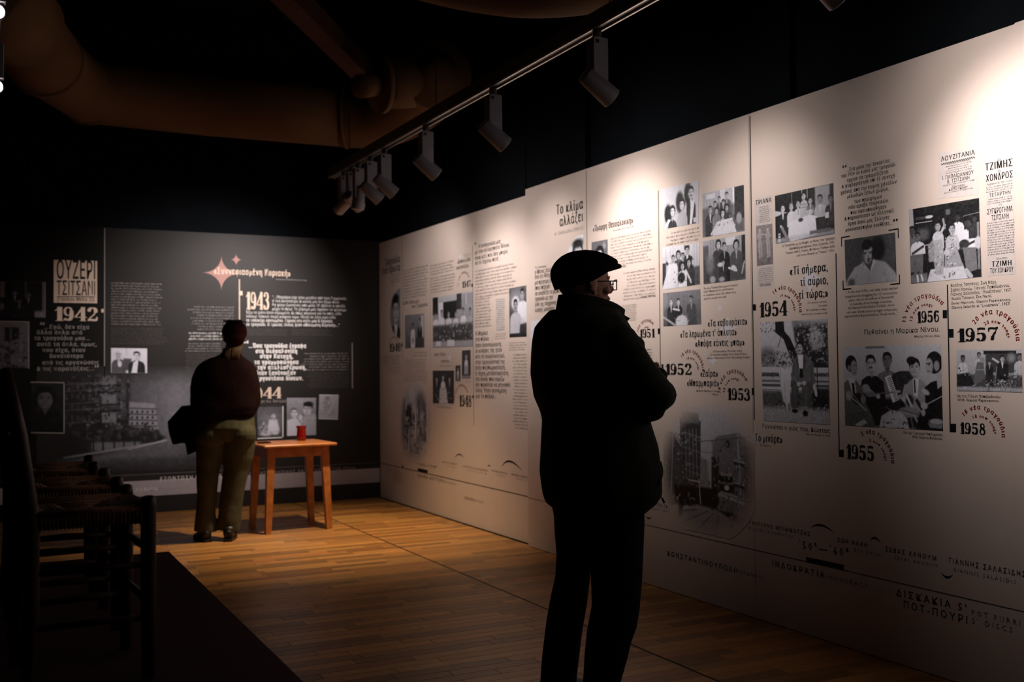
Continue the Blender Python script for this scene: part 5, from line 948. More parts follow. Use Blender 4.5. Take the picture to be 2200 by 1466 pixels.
photo(FB, ((67.5, 822), (137, 823), (137, 930), (67.5, 929)), 70, p_lady, m='print_dim', base=.1)
for q in (((66, 820.5), (138.5, 821.5), (138.5, 823.5), (66, 822.5)), ((136.6, 821.5), (138.6, 821.5), (138.6, 931.5), (136.6, 931.5)), ((66, 929), (138.5, 930), (138.5, 932), (66, 931)), ((60.4, 692), (63, 692), (63, 792), (60.4, 792)), ((-12, 689.5), (63, 691), (63, 693), (-12, 691.5))): quad(FB, q[::-1], 'mid_ink', 'photo_border', .0016)
photo(FB, ((238.6, 748), (316, 749), (316, 802), (238.6, 801.3)), 56, p_men_bw)
photo(FB, ((553, 874.7), (608, 873.6), (608, 939), (553, 942)), 60, p_baby); photo(FB, ((616, 855), (679, 855), (679, 935), (616, 937)), 70, p_father)
quad(FB, ((606.5, 941.5), (609, 941.5), (609, 873), (606.5, 873)), 'white_ink', 'photo_border', .0016); quad(FB, ((553, 944), (609, 941.5), (609, 939), (553, 941.5)), 'white_ink', 'photo_border', .0016)
photo(FB, ((686, 848), (727.5, 848.7), (726, 902), (684, 900.6)), 50, p_card)
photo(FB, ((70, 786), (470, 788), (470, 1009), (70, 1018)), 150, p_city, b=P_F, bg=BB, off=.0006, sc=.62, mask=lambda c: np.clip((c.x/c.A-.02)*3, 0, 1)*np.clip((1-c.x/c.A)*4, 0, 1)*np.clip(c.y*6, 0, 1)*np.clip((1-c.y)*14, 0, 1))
# ================================================================ PEOPLE
def hand(g, wrist, d, n, side, k=1.0, curl=.5):
    """five-fingered hand: wrist point, direction d of the palm, palm normal n (towards what it holds), side = +1 thumb on d x n side"""
    d = Vector(d).normalized(); n = Vector(n).normalized(); n = (n-d*n.dot(d)).normalized(); s = d.cross(n)*side; w_ = Vector(wrist)
    g.tube([w_-d*.03, w_, w_+d*.035*k, w_+d*.075*k, w_+d*.09*k], [(.019*k, .028*k), (.018*k, .028*k), (.016*k, .038*k), (.0125*k, .043*k), (.007*k, .040*k)], 14, hint=n)
    for i, (off, ln, r) in enumerate(((.0345, .070, .0078), (.0118, .079, .0080), (-.0112, .074, .0078), (-.0335, .058, .0069))):
        p = w_+d*.080*k+s*off*k; dd = d.copy(); pts = [p-d*.02*k, p]; q = p
        for j, f in enumerate((.44, .32, .24)):
            a = curl*(.45+.45*j); dd = (dd*math.cos(a)+n*math.sin(a)).normalized(); q = q+dd*ln*k*f; pts.append(q); n2 = n
        g.tube(pts, [r*k*1.05, r*k, r*k*.95, r*k*.88, r*k*.66], 8)
    t0 = w_+d*.022*k+s*.028*k; td = (d*.62+s*.62+n*.35).normalized(); t1 = t0+td*.034*k; td2 = (d*.85+s*.15+n*.45).normalized(); t2 = t1+td2*.030*k; t3 = t2+td2*.022*k
    g.tube([t0-td*.015, t0, t1, t2, t3], [.011*k, .0125*k, .0105*k, .0095*k, .006*k], 8)
def face_head(g, c, k=1.0, nose=1.0):
    """head facing +x, centre c, joined to the neck below"""
    c = Vector(c)
    g.ell(c+Vector((-.008, 0, .028))*k, (.101*k, .077*k, .092*k), 20, 14)
    g.tube([c+Vector(p)*k for p in ((.018, 0, .05), (.030, 0, 0), (.034, 0, -.045), (.040, 0, -.085), (.040, 0, -.108))], [(.072*k, .066*k), (.070*k, .064*k), (.060*k, .056*k), (.043*k, .040*k), (.022*k, .022*k)], 16, hint=(1, 0, 0))
    g.ell(c+Vector((.074, 0, .022))*k, (.022*k, .056*k, .012*k)); g.tube([c+Vector(p)*k for p in ((.088, 0, .018), (.104, 0, -.006), (.114*nose, 0, -.028))], [.009*k, .011*k, .014*k], 10)
    for s in (-1, 1):
        g.ell(c+Vector((.101, s*.013, -.030))*k, (.011*k, .009*k, .008*k)); g.ell(c+Vector((.078, s*.031, .004))*k, (.011*k, .013*k, .009*k)); g.ell(c+Vector((.066, s*.044, -.026))*k, (.022*k, .018*k, .020*k))
        e = c+Vector((-.006, s*.079, -.008))*k; g.ell(e, (.020*k, .010*k, .036*k), rot=Matrix.Rotation(.12, 3, 'Y')); g.ell(e+Vector((-.003, s*.007, .010))*k, (.021*k, .006*k, .024*k)); g.ell(e+Vector((.004, s*.003, -.030))*k, (.010*k, .008*k, .012*k))
    g.ell(c+Vector((.091, 0, -.053))*k, (.011*k, .026*k, .006*k)); g.ell(c+Vector((.088, 0, -.065))*k, (.012*k, .022*k, .007*k)); g.ell(c+Vector((.078, 0, -.096))*k, (.018*k, .020*k, .016*k))
def face_details(parent, c, k, hairm):
    c = Vector(c)
    for s in (-1, 1):
        e = G().ell(c+Vector((.0845, s*.031, .004))*k, (.0080*k, .0105*k, .0058*k), 14, 10).build('eye', M['eye_white'], parent, True)
        G().ell(c+Vector((.0900, s*.031, .0035))*k, (.0034*k, .0046*k, .0046*k), 12, 8).build('iris', M['iris'], e, True)
        G().tube([c+Vector(p)*k for p in ((.088, s*.014, .024), (.091, s*.030, .028), (.078, s*.050, .023))], [.002*k, .0034*k, .0016*k], 8).build('eyebrow', hairm, parent, True)
    G().tube([c+Vector(p)*k for p in ((.088, -.022, -.059), (.101, -.010, -.0575), (.103, 0, -.0595), (.101, .010, -.0575), (.088, .022, -.059))], [.0015*k, .0032*k, .0030*k, .0032*k, .0015*k], 8).build('lips', M['lips'], parent, True)
def interp(tab, z):
    for a, b in zip(tab, tab[1:]):
        if a[0] <= z <= b[0]: t = (z-a[0])/(b[0]-a[0]+1e-9); return [p+(q-p)*t for p, q in zip(a, b)]
    return tab[0] if z < tab[0][0] else tab[-1]
# ---- the man in the cap: local +x is where he faces (the right-hand boards), +y his left
pm = at(1275, 788, 4.09); K = 545.0; FWD = math.radians(-5.4)
man = thing('person', 'elderly man in flat cap, glasses and dark coat with folded arms before the cream boards', 'person', (float(pm[0]), float(pm[1]), 0), FWD)
cF, cL = .929, -.368
def Zy(y): return CAM_H+(788-y)/K
def Fp(px, L=0.0): return ((px-1275)/K-cL*L)/cF
def ring(y, x0, x1, rl): mid = (x0+x1)/2; hw = (x1-x0)/2/K; rf = math.sqrt(max(.0016, hw*hw-(cL*rl)**2))/cF; return (Fp(mid), Zy(y), rf, rl)
# body: legs, trunk, arms, hands, neck and head as one skin
hc = (Fp(1259), 0, Zy(609))
g = G(); face_head(g, hc, 1.0)
g.tube([(hc[0]-.035, 0, hc[2]+.01), (hc[0]-.03, 0, hc[2]-.06), (hc[0]-.035, 0, hc[2]-.12), (hc[0]-.04, 0, hc[2]-.20)], [.058, .060, .062, .075], 16)
g.tube([(-.03, 0, 1.46), (-.04, 0, 1.38), (-.03, 0, 1.2), (0, 0, 1.0), (0, 0, .88)], [(.08, .15), (.125, .19), (.14, .17), (.13, .165), (.12, .16)], 18, hint=(1, 0, 0))
LEG = {1: [(Fp(1247, .10), .10, Zy(1110)), (Fp(1228, .10), .105, Zy(1200)), (Fp(1212, .105), .11, Zy(1300)), (Fp(1200, .11), .115, Zy(1400)), (Fp(1194, .115), .118, .09)],
       -1: [(Fp(1318, -.10), -.10, Zy(1110)), (Fp(1320, -.10), -.102, Zy(1200)), (Fp(1309, -.105), -.105, Zy(1310)), (Fp(1288, -.11), -.11, Zy(1400)), (Fp(1277, -.115), -.112, .09)]}
for s in (1, -1): g.tube([(0, s*.08, .92)]+LEG[s], [.095, .085, .062, .045, .040, .034], 14)
SH = {-1: (Fp(1316, -.19), -.19, Zy(748)), 1: (.02, .20, 1.42)}
EL = {-1: (Fp(1386, -.265), -.265, Zy(851)), 1: (.10, .27, 1.17)}
WR = {-1: (.265, -.06, 1.215), 1: (.258, -.035, 1.278)}
TIP = {-1: (.20, .17, 1.27), 1: (Fp(1404, -.18)+.018, -.185, 1.308)}
for s in (1, -1):
    g.tube([(-.02, s*.10, 1.43), SH[s], EL[s], WR[s]], [.05, .05, .042, .028], 12)
    d = Vector(TIP[s])-Vector(WR[s]); hand(g, Vector(WR[s])+d*.1, d, (-1, 0, -.1), 1 if s > 0 else -1, 1.0, .28)
body = remeshed('body', g, M['skin'], man, .0042, 2)
face_details(man, hc, 1.0, M['greyhair'])
# coat
tab = [ring(1094, 1190, 1374, .235), ring(1078, 1172, 1396, .25), ring(1058, 1166, 1408, .262), ring(1013, 1163, 1409, .268), ring(955, 1165, 1401, .262), ring(900, 1170, 1386, .255), ring(880, 1164, 1380, .252), ring(850, 1150, 1374, .255), ring(800, 1145, 1372, .26),
       ring(760, 1145, 1368, .262), ring(730, 1148, 1357, .25), ring(700, 1154, 1346, .225), ring(680, 1170, 1334, .19), ring(664, 1184, 1326, .13)]
g = G(); n = 40
def rings(tab, fold, n=40):
    V = []
    for i, (f, z, rf, rl) in enumerate(tab):
        for j in range(n):
            t = 2*math.pi*j/n; e = 2.35; c_, s_ = math.cos(t), math.sin(t)
            k = 1+fold(t, z); V.append((f+math.copysign(abs(c_)**(2/e), c_)*rf*k, math.copysign(abs(s_)**(2/e), s_)*rl*k, z))
    F = [(i*n+j, i*n+(j+1) % n, (i+1)*n+(j+1) % n, (i+1)*n+j) for i in range(len(tab)-1) for j in range(n)]+[tuple(range(n-1, -1, -1)), tuple((len(tab)-1)*n+j for j in range(n))]
    return V, F
fold = lambda t, z: .012*math.sin(t*9+z*8)*max(0, min(1, (1.25-z)*3))+.008*math.sin(z*34+t*3)
g.add(*rings(tab, fold))
E_ = EL[-1]
g.tube([(-.02, -.13, 1.425), (SH[-1][0], SH[-1][1], SH[-1][2]+.0), (Fp(1347, -.245), -.245, Zy(798)), E_, (E_[0]+.035, E_[1]+.09, E_[2]-.004), (.262, -.09, 1.212)], [.105, .094, .084, .088, .078, .058], 18)
g.tube([(-.03, .13, 1.42), SH[1], (.06, .26, 1.30), EL[1], (.19, .17, 1.19), (.25, .06, 1.235), (WR[1][0]+.002, WR[1][1]+.03, WR[1][2]-.01)], [.105, .098, .088, .08, .075, .062, .055], 18)
g.ell((SH[-1][0]+.01, -.17, SH[-1][2]+.005), (.095, .09, .075)); g.ell((Fp(1350, -.21), -.21, Zy(742)), (.045, .05, .035)); g.ell((Fp(1404, -.2), -.2, Zy(806)), (.036, .045, .032)); g.ell((Fp(1376, -.24), -.24, Zy(880)), (.07, .06, .04)); g.ell((.0, .16, 1.42), (.10, .09, .07))
g.tube([(Fp(1400, -.2), -.19, Zy(806)), (Fp(1408, -.18), -.16, Zy(812))], [.028, .028], 10); 
coat = remeshed('coat', g, M['coat'], man, .008, 5)
# stand-up collar, open at the throat
def collar(parent, m):
    V = []; n = 44; th = .014; levels = 5
    for i in range(n+1):
        t = math.radians(-152+304*i/n)               # 0 is the nape, +-152 near the throat
        u = abs(t)/math.radians(152); sg = 1 if t > 0 else -1
        ztop = Zy(633)-.058*u**3; zbot = 1.455-.055*u
        cx, cy = -math.cos(t), math.sin(t)
        for l in range(levels):
            v = l/(levels-1); z = zbot+(ztop-zbot)*v
            rx = .118-.022*v+.004*math.sin(v*3)+(.030*max(0, u-.55)/.45*v); ry = .112-.020*v; x0 = -.045+.028*max(0, u-.5)*2*v
            V.append((x0+cx*rx+.026*u*u, cy*ry, z)); V.append((x0+cx*(rx-th)+.026*u*u, cy*(ry-th), z))
    F = []; k = levels*2
    for i in range(n):
        a = i*k; b = a+k
        for l in range(levels-1):
            F.append((a+2*l, a+2*l+2, b+2*l+2, b+2*l)); F.append((a+2*l+1, b+2*l+1, b+2*l+3, a+2*l+3))
        F.append((a+k-2, a+k-1, b+k-1, b+k-2)); F.append((a, b, b+1, a+1))
    for a in (0, n*k): F += [(a+2*l, a+2*l+1, a+2*l+3, a+2*l+2) for l in range(levels-1)]
    return mesh('collar', V, F, m, parent, True)
collar(coat, M['coat'])
def coat_front(z):                              # surface point on the coat's front line
    t = min(tab, key=lambda r: abs(r[1]-z)); return t[0]+t[2]
zs_ = [Zy(y) for y in (1085, 1060, 1013, 955, 900, 860)]
G().tube([(coat_front(z)+.002, .012, z) for z in zs_], (.004), 6, hint=(0, 1, 0)).build('zip', M['black_plastic'], coat)
for s_ in (-1, 1):
    z0 = Zy(1005); P_ = []
    for q in range(6):
        a = s_*math.radians(24+q*6); t = min(tab, key=lambda r: abs(r[1]-z0)); e_ = 2/2.35; c_, n_ = math.cos(a), math.sin(a)
        P_.append((t[0]+c_**e_*t[2]*1.0, math.copysign(abs(n_)**e_, n_)*t[3]*1.0, z0+.02-.012*q))
    G().tube(P_, [(.011, .006)]*6, 8, hint=(0, 0, 1)).build('pocket_flap', M['coat'], coat)
g = G()                                       # pointed collar leaves at the throat
for s_ in (-1, 1):
    pl = [(1286, 650), (1312, 657), (1333, 672), (1360, 683.5), (1343, 698), (1322, 713), (1284, 715)]
    pr = [(Fp(a, -.085), s_*(.095-.03*max(0, (a-1300)/50)), Zy(b)) for a, b in pl]; k = len(pr)
    q = [(x-.004, y-s_*.016, z-.003) for x, y, z in pr]
    g.add(pr+q, [tuple(range(k)), tuple(range(2*k-1, k-1, -1))]+[(i, k+i, k+(i+1) % k, (i+1) % k) for i in range(k)])
g.build('collar_leaf', M['coat'], coat)
cord = G().tube([(Fp(1406, -.12), -.12, Zy(1050)), (Fp(1412, -.12), -.122, Zy(1062)), (Fp(1417, -.12), -.124, Zy(1070))], .0022, 6).tube([(Fp(1416, -.12), -.124, Zy(1068)), (Fp(1420, -.12), -.126, Zy(1078))], .0045, 8).build('hem_toggle', M['coat'], coat)
# trousers
g = G()
for s, xs in ((1, ((1120, 1187, 1300), (1160, 1189, 1285), (1200, 1193, 1272), (1250, 1189, 1266), (1300, 1177, 1259), (1350, 1168, 1249), (1418, 1159, 1240), (1466, 1155, 1234), (1488, 1153, 1232))), (-1, ((1120, 1255, 1377), (1160, 1258, 1374), (1232, 1261, 1369), (1290, 1262, 1363), (1320, 1256, 1357), (1347, 1250, 1346), (1389, 1245, 1335), (1438, 1241, 1319), (1466, 1239, 1316), (1488, 1238, 1315)))):
    P = []; R = []
    for y, a, b in xs:
        L = s*(.095 if y < 1200 else .105 if y < 1400 else .112); hw = (b-a)/2/K; P.append((Fp((a+b)/2, L), L, Zy(y))); R.append((hw/1.0, hw*.98))
    g.tube([(P[0][0]*.5+.0, s*.085, Zy(1070))]+P, [(.14, .12)]+R, 22, hint=(1, 0, 0))
g.ell((.0, 0, .84), (.155, .19, .14), 20, 12)
remeshed('trousers', g, M['trousers'], man, .008, 4)
def shoe(parent, x, y, rz, m, L=.29, wd=.1):
    g = G(); k = L/.29
    g.tube([(-.075*k, 0, .045), (-.06*k, 0, .05), (0, 0, .048), (.06*k, 0, .040), (.12*k, 0, .032), (.165*k, 0, .026), (.195*k, 0, .02)], [(.030, .028), (.046, .036), (.044, .038), (.036, .043), (.028, .046), (.022, .040), (.008, .016)], 16, hint=(0, 0, 1))
    g.tube([(-.03*k, 0, .05), (-.025*k, 0, .11)], [.042, .044], 14)
    o = g.build('shoe', m, parent, True); V = []
    pr = [(-.098, -.018), (-.09, -.032), (-.04, -.038), (.05, -.044), (.12, -.048), (.17, -.038), (.198, -.012), (.198, .012), (.17, .038), (.12, .048), (.05, .044), (-.04, .038), (-.09, .032), (-.098, .018)]
    n = len(pr); V = [(a*k, b, .0) for a, b in pr]+[(a*k, b, .022) for a, b in pr]
    s_ = mesh('sole', V, [tuple(range(n-1, -1, -1)), tuple(range(n, 2*n))]+[(i, (i+1) % n, n+(i+1) % n, n+i) for i in range(n)], m, o)
    o.location = (x, y, 0); o.rotation_euler = (0, 0, rz); return o
shoe(man, LEG[1][-1][0]+.015, .118, .12, M['shoe']); shoe(man, LEG[-1][-1][0]+.015, -.112, -.12, M['shoe'])
# cropped grey hair under the cap
g = G(); g.ell((hc[0]-.012, 0, hc[2]+.010), (.104, .0805, .085), 24, 14); o = g.build('hair', M['greyhair'], man, True)
for v in list(o.data.vertices):
    if v.co.x > hc[0]+.03 or v.co.z < hc[2]-.062: v.co = Vector((hc[0]+(v.co.x-hc[0])*.75, v.co.y*.80, hc[2]+(v.co.z-hc[2])*.7))
# flat cap: the crown swells from a tilted head band and slopes forward onto the peak
n = 40; V = []; rows = 10
TOPP = [(1189.8, 584), (1192, 572), (1199.6, 560.5), (1212, 549), (1226.7, 541), (1240, 537.6), (1256, 536), (1278, 538.4), (1302.8, 545.8), (1322, 554), (1330, 560)]
LOW = [(1196, 620.7), (1207, 621.5), (1235, 613), (1253.7, 606), (1282, 590), (1295, 581), (1310, 575), (1322, 569)]
def cyc(P, t): # point at fraction t along a profile
    P = [Vector((a, b)) for a, b in P]; d = [0]
    for a, b in zip(P, P[1:]): d.append(d[-1]+(b-a).length)
    q = t*d[-1]
    for i in range(len(P)-1):
        if q <= d[i+1]+1e-9: return P[i].lerp(P[i+1], (q-d[i])/(d[i+1]-d[i]+1e-9))
    return P[-1]
for r in range(rows):
    for j in range(n):
        t = math.pi*j/(n/2) if j <= n/2 else math.pi*(n-j)/(n/2); sd = 1 if j <= n/2 else -1
        f = (1-math.cos(t))/2                      # 0 at the back, 1 at the front
        lo = cyc(LOW, f); hi = cyc(TOPP, f); v = r/(rows-1); ca = math.cos(v*math.pi/2); sa = math.sin(v*math.pi/2)
        L = sd*math.sin(t)**.85*.098*(ca**.62)*(1+.10*math.sin(v*math.pi))*(1-.25*max(0, f-.75))
        px_ = lo.x+(hi.x-lo.x)*sa; py_ = lo.y+(hi.y-lo.y)*sa
        if f < .12: px_ -= 4*math.sin(v*math.pi)*(1-f/.12)
        V.append((Fp(px_, 0), L, Zy(py_)))
F = [(i*n+j, i*n+(j+1) % n, (i+1)*n+(j+1) % n, (i+1)*n+j) for i in range(rows-1) for j in range(n)]+[(j, (rows-1)*n+j) and tuple(((rows-1)*n+j, (rows-1)*n+(j+1) % n, (rows-1)*n+(n-j-1) % n, (rows-1)*n+(n-j) % n)) for j in range(0, n//2)]
F += [tuple(range(n-1, -1, -1))]
zb, zf = Zy(622), Zy(571); xb_, xf_ = Fp(1193), Fp(1312)
def rim(t): x = (xb_+xf_)/2+math.cos(t)*(xf_-xb_)/2; return x, math.sin(t)*.093, zb+(zf-zb)*((x-xb_)/(xf_-xb_))**.9
cap = mesh('flat_cap', V, F, M['cap'], man, True)
V = []; m_ = 20
for i in range(m_+1):
    t = math.radians(-78+156*i/m_); x, y, z = rim(t); k = math.cos(t)**.8
    for q, (dx, dz) in enumerate(((-.03, .012), (.015, .016), (.044, .006), (.052, -.001), (.047, -.009), (-.03, -.006))): V.append((x+max(-.02, dx*k if dx > 0 else dx), y*(1-.06*max(0, dx)/.038), z+.006+dz))
F = [(i*6+q, i*6+(q+1) % 6, i*6+6+(q+1) % 6, i*6+6+q) for i in range(m_) for q in range(6)]
mesh('peak', V, F, M['cap'], cap, True)
# spectacles
gl = G(); lens = G(); gx = hc[0]+.119; gz = Zy(609.5)
for s in (-1, 1):
    pts = []; 
    for i in range(24):
        t = 2*math.pi*i/24; c_, s_ = math.cos(t), math.sin(t); pts.append((gx-.010*abs(c_)*(1 if c_*s > 0 else 0)-.002, s*.034+math.copysign(abs(c_)**.55, c_)*.026, gz+math.copysign(abs(s_)**.6, s_)*.0195-.003))
    gl.tube(pts+[pts[0]], .0021, 6, cap=False); lens.add(pts, [tuple(range(24))])
    gl.tube([(gx-.010, s*.061, gz+.009), (gx-.05, s*.077, gz+.008), (hc[0]+.002, s*.083, gz+.004), (hc[0]-.022, s*.084, gz-.014)], .0024, 6)
gl.tube([(gx, -.009, gz+.002), (gx+.004, 0, gz+.005), (gx, .009, gz+.002)], .002, 6)
sp = gl.build('glasses', M['tortoise'], man, True); lens.build('lens', M['glass'], sp)
# ---- the woman by the back boards, seen from behind; local +x where she faces
ang = math.atan2(.98, .21); pw = onz(470, 1160, 0); Kw = F_PX/float((pw-CAM) @ fw); cw = 480
wm = thing('person', 'woman in wine red beanie, dark jacket and olive trousers before the charcoal board', 'person', (float(at(cw, 1160, (pw-CAM) @ fw)[0]), float(at(cw, 1160, (pw-CAM) @ fw)[1]), 0), ang)
def Wz(y): return CAM_H+(796.5-y)/Kw
def Wl(px): return -(px-cw)/Kw
hw = (.03, Wl(503.5), Wz(722))
g = G(); face_head(g, hw, .97)
g.tube([(hw[0]-.01, hw[1], hw[2]-.05), (0, Wl(499), hw[2]-.13), (-.01, Wl(495), Wz(782))], [.052, .054, .075], 14)
g.tube([(-.01, Wl(490), Wz(790)), (-.015, Wl(487), 1.25), (0, Wl(485), 1.08), (0, Wl(484), .95)], [(.07, .14), (.11, .165), (.10, .14), (.12, .165)], 16, hint=(1, 0, 0))
for L0, L1, L2 in ((Wl(456), Wl(448), Wl(441)), (Wl(512), Wl(500), Wl(493))): g.tube([(0, L0, .92), (.01, L1, .5), (-.01, L2, .09)], [.08, .045, .032], 12)
for s in (1, -1):
    sh = (0, Wl(486)+s*.155, Wz(812)); el = (0, Wl(486)+s*.19, Wz(862)); wr = (.21, Wl(486)+s*.11, Wz(870)); g.tube([(0, Wl(488)+s*.09, Wz(800)), sh, el, wr], [.045, .045, .036, .026], 10)
    hand(g, wr, (.8, -s*.6, .12), (-.1*s, -s*.8, -.2), s, .92, .45)
remeshed('body', g, M['skin_w'], wm, .0045, 2)
face_details(wm, hw, .97, M['hair'])
def wring(y, a, b, rf, f=0.0): return (f, Wz(y), rf, (b-a)/2/Kw, Wl((a+b)/2))
tabw = [wring(914, 432, 521, .13), wring(909, 423, 532, .15), wring(892, 416, 548, .165), wring(875, 413, 556, .165), wring(864, 410, 558, .16), wring(850, 411, 558, .155), wring(832, 412, 557.5, .15), wring(811, 416, 555, .14), wring(793, 422, 550, .125), wring(781, 431, 541, .11), wring(772, 446, 528, .09), wring(764, 470, 518, .065), wring(757, 478, 517, .060), wring(748, 479, 518, .052)]
V = []; n = 36
for f, z, rf, rl, l in tabw:
    for j in range(n):
        t = 2*math.pi*j/n; k = 1+.018*math.sin(5*t+z*20); c_, s_ = math.cos(t), math.sin(t); V.append((f+math.copysign(abs(c_)**.85, c_)*rf*k, l+math.copysign(abs(s_)**.85, s_)*rl*k, z))
F = [(i*n+j, i*n+(j+1) % n, (i+1)*n+(j+1) % n, (i+1)*n+j) for i in range(len(tabw)-1) for j in range(n)]+[tuple(range(n-1, -1, -1)), tuple((len(tabw)-1)*n+j for j in range(n))]
g = G().add(V, F)
for s in (1, -1):
    c0 = Wl(486)
    g.tube([(-.005, c0+s*.12, Wz(797)), (-.01, c0+s*.175, Wz(812)), (-.015, c0+s*.195, Wz(838)), (-.01, c0+s*.203, Wz(862)), (.06, c0+s*.19, Wz(870)), (.19, c0+s*.13, Wz(870))], [.06, .066, .064, .064, .060, .046], 16)
remeshed('jacket', g, M['sweater'], wm, .009, 4)
g = G()
for s, xs in ((1, ((945, 421, 490), (975, 423, 484), (1000, 424, 473), (1030, 424, 470), (1068, 426, 466), (1100, 423, 464), (1128, 420, 467), (1140, 419, 467))), (-1, ((930, 470, 549), (960, 474, 547), (985, 476, 543), (1010, 480, 534), (1050, 475, 525), (1085, 471, 520), (1120, 468, 517), (1140, 468, 515)))):
    P = [(.0, Wl((a+b)/2), Wz(y)) for y, a, b in xs]; R = [((b-a)/2/Kw*1.02, (b-a)/2/Kw) for y, a, b in xs]
    for i in range(len(R)): R[i] = (R[i][0]*(1+.03*math.sin(i*2.3)), R[i][1])
    g.tube([(0, Wl(486)+s*.08, Wz(900))]+P, [(.13, .12)]+R, 20, hint=(1, 0, 0))
g.tube([(0, Wl(486), Wz(898)), (-.01, Wl(486), Wz(925)), (-.02, Wl(485), Wz(950))], [(.15, .215), (.165, .225), (.12, .20)], 22, hint=(1, 0, 0))
g.ell((-.055, Wl(457), Wz(935)), (.11, .115, .11)); g.ell((-.055, Wl(517), Wz(935)), (.11, .115, .11))
pants = remeshed('trousers', g, M['khaki'], wm, .008, 3)
for x0, rz in ((441, .35), (492, -.12)): shoe(wm, -.02 if x0 < 480 else -.04, Wl(x0), rz, M['shoe'], .265)
g = G(); g.ell((hw[0]-.012, hw[1], hw[2]+.030), (.112, .098, .098), 24, 14); g.ell((hw[0]-.055, hw[1], hw[2]-.015), (.072, .084, .070), 20, 12)
bn = remeshed('beanie', g, M['beanie'], wm, .006, 4)
g = G()
for i in range(16):
    t = (i/15-.5)*2; l = hw[1]+.004+t*.062; x = hw[0]-.085+.04*abs(t); z0 = hw[2]-.05
    if abs(t-.28) < .1: continue
    zb_ = Wz(748); k_ = .5 if t < .3 else 1
    g.tube([(-.03, hw[1]+t*.058, zb_+.025), (-.060-.012*(1-t*t), hw[1]+.008+t*.054, zb_-.01), (-.078, hw[1]+.016+t*.050, zb_-.055), (-.094, hw[1]+.022+t*.040, zb_-.105-.03*math.cos(i*1.7))], [.008, .010, .008, .002], 8)
g.build('hair', M['hair'], wm, True)
g = G(); q = hw[2]+.108
for s in (-1, 1):
    pts = [(hw[0]+.075+.018*math.sin(2*math.pi*i/16), hw[1]+s*.036+.027*math.cos(2*math.pi*i/16), q+.006+.018*math.sin(2*math.pi*i/16)) for i in range(17)]
    g.tube(pts, .003, 6, cap=False); g.add(pts[:16], [tuple(range(16))])
    g.tube([(hw[0]+.075, hw[1]+s*.064, q+.008), (hw[0]+.02, hw[1]+s*.082, q+.006), (hw[0]-.05, hw[1]+s*.088, q-.012), (hw[0]-.075, hw[1]+s*.088, q-.03)], .0035, 6)
g.tube([(hw[0]-.02, hw[1]-.088, q+.004), (hw[0]-.035, hw[1]-.03, q-.0), (hw[0]-.035, hw[1]+.05, q+.010), (hw[0]-.02, hw[1]+.085, q+.012)], .0045, 6)
g.build('sunglasses', M['black_plastic'], wm, True)
# coat over her left forearm
loc = wm.matrix_basis @ Vector((.17, Wl(405), Wz(930)))
bgt = thing('folded_coat', 'black coat hanging over the forearm of the woman in the beanie', 'coat', tuple(loc), ang)
g = G(); P = [(363, 905), (380, 893), (411, 880), (430, 884), (432, 965), (424, 972), (404, 980), (400, 952), (374, 957), (366, 930)]
pts = [(Wl(a)-Wl(405), Wz(b)-Wz(930)) for a, b in P]; V = [(.055, l, z) for l, z in pts]+[(-.055, l, z) for l, z in pts]; k = len(pts)
g.add(V, [tuple(range(k)), tuple(range(2*k-1, k-1, -1))]+[(i, k+i, k+(i+1) % k, (i+1) % k) for i in range(k)])
remeshed('cloth', g, M['bag'], bgt, .009, 8)
G().tube([(0, Wl(372)-Wl(405), Wz(915)-Wz(930)), (.0, Wl(400)-Wl(405), Wz(886)-Wz(930)), (.0, Wl(425)-Wl(405), Wz(884)-Wz(930))], [.045, .055, .05], 14).build('sleeve', M['bag'], bgt, True)
# ================================================================ TABLE, JAR, CHAIRS
tx, ty = 2.285, 8.61; TZ = float(at(640, 953, 8.6)[2])
tc = onz(578, 1149, 0); tc2 = onz(699, 1137, 0); tc3 = onz(667, 1125, 0)
tb = thing('side_table', 'small orange-brown wooden table with splayed legs before the charcoal board', 'table', (tx, ty, 0), math.radians(3.5))
HT = .715; hx, hy = .235, .19
G().box((-.305, -.30, HT-.022), (.31, .27, HT), .006).build('tabletop', M['table'], tb)
for (a, b) in (((-.255, -.245), (.255, -.225)), ((-.255, .185), (.255, .205)), ((-.26, -.24), (-.24, .20)), ((.24, -.24), (.26, .20))):
    G().box((a[0], a[1], HT-.105), (b[0], b[1], HT-.024)).build('apron', M['table'], tb)
for sx in (-1, 1):
    for sy in (-1, 1): G().bar((sx*.258, sy*.215-.02, 0), (sx*.226, sy*.195-.02, HT-.022), .046, .042, .066, .055).build('leg', M['table'], tb)
pj = ony(647.5, 942, 8.74); 
jar = thing('jar', 'small red jar with a waisted neck standing on the wooden table', 'jar', (float(pj[0]), float(pj[1]), HT))
G().lathe([(0, 0), (.034, 0), (.038, .004), (.041, .022), (.041, .045), (.037, .075), (.036, .095), (.040, .112), (.047, .125), (.044, .125), (.037, .110), (.032, .094), (.033, .074), (.037, .045), (.037, .012), (0, .010)], 28).build('vessel', M['redglass'], jar, True)
pc = ony(562, 947.5, 8.60); cl = thing('cloth', 'folded dark cloth lying at the left end of the wooden table top', 'cloth', (float(pc[0])+.02, 8.60, HT), .2)
g = G().box((-.05, -.035, .0), (.05, .035, .006), .002).box((-.046, -.030, .006), (.044, .033, .011), .002); g.build('fold', M['bag'], cl)
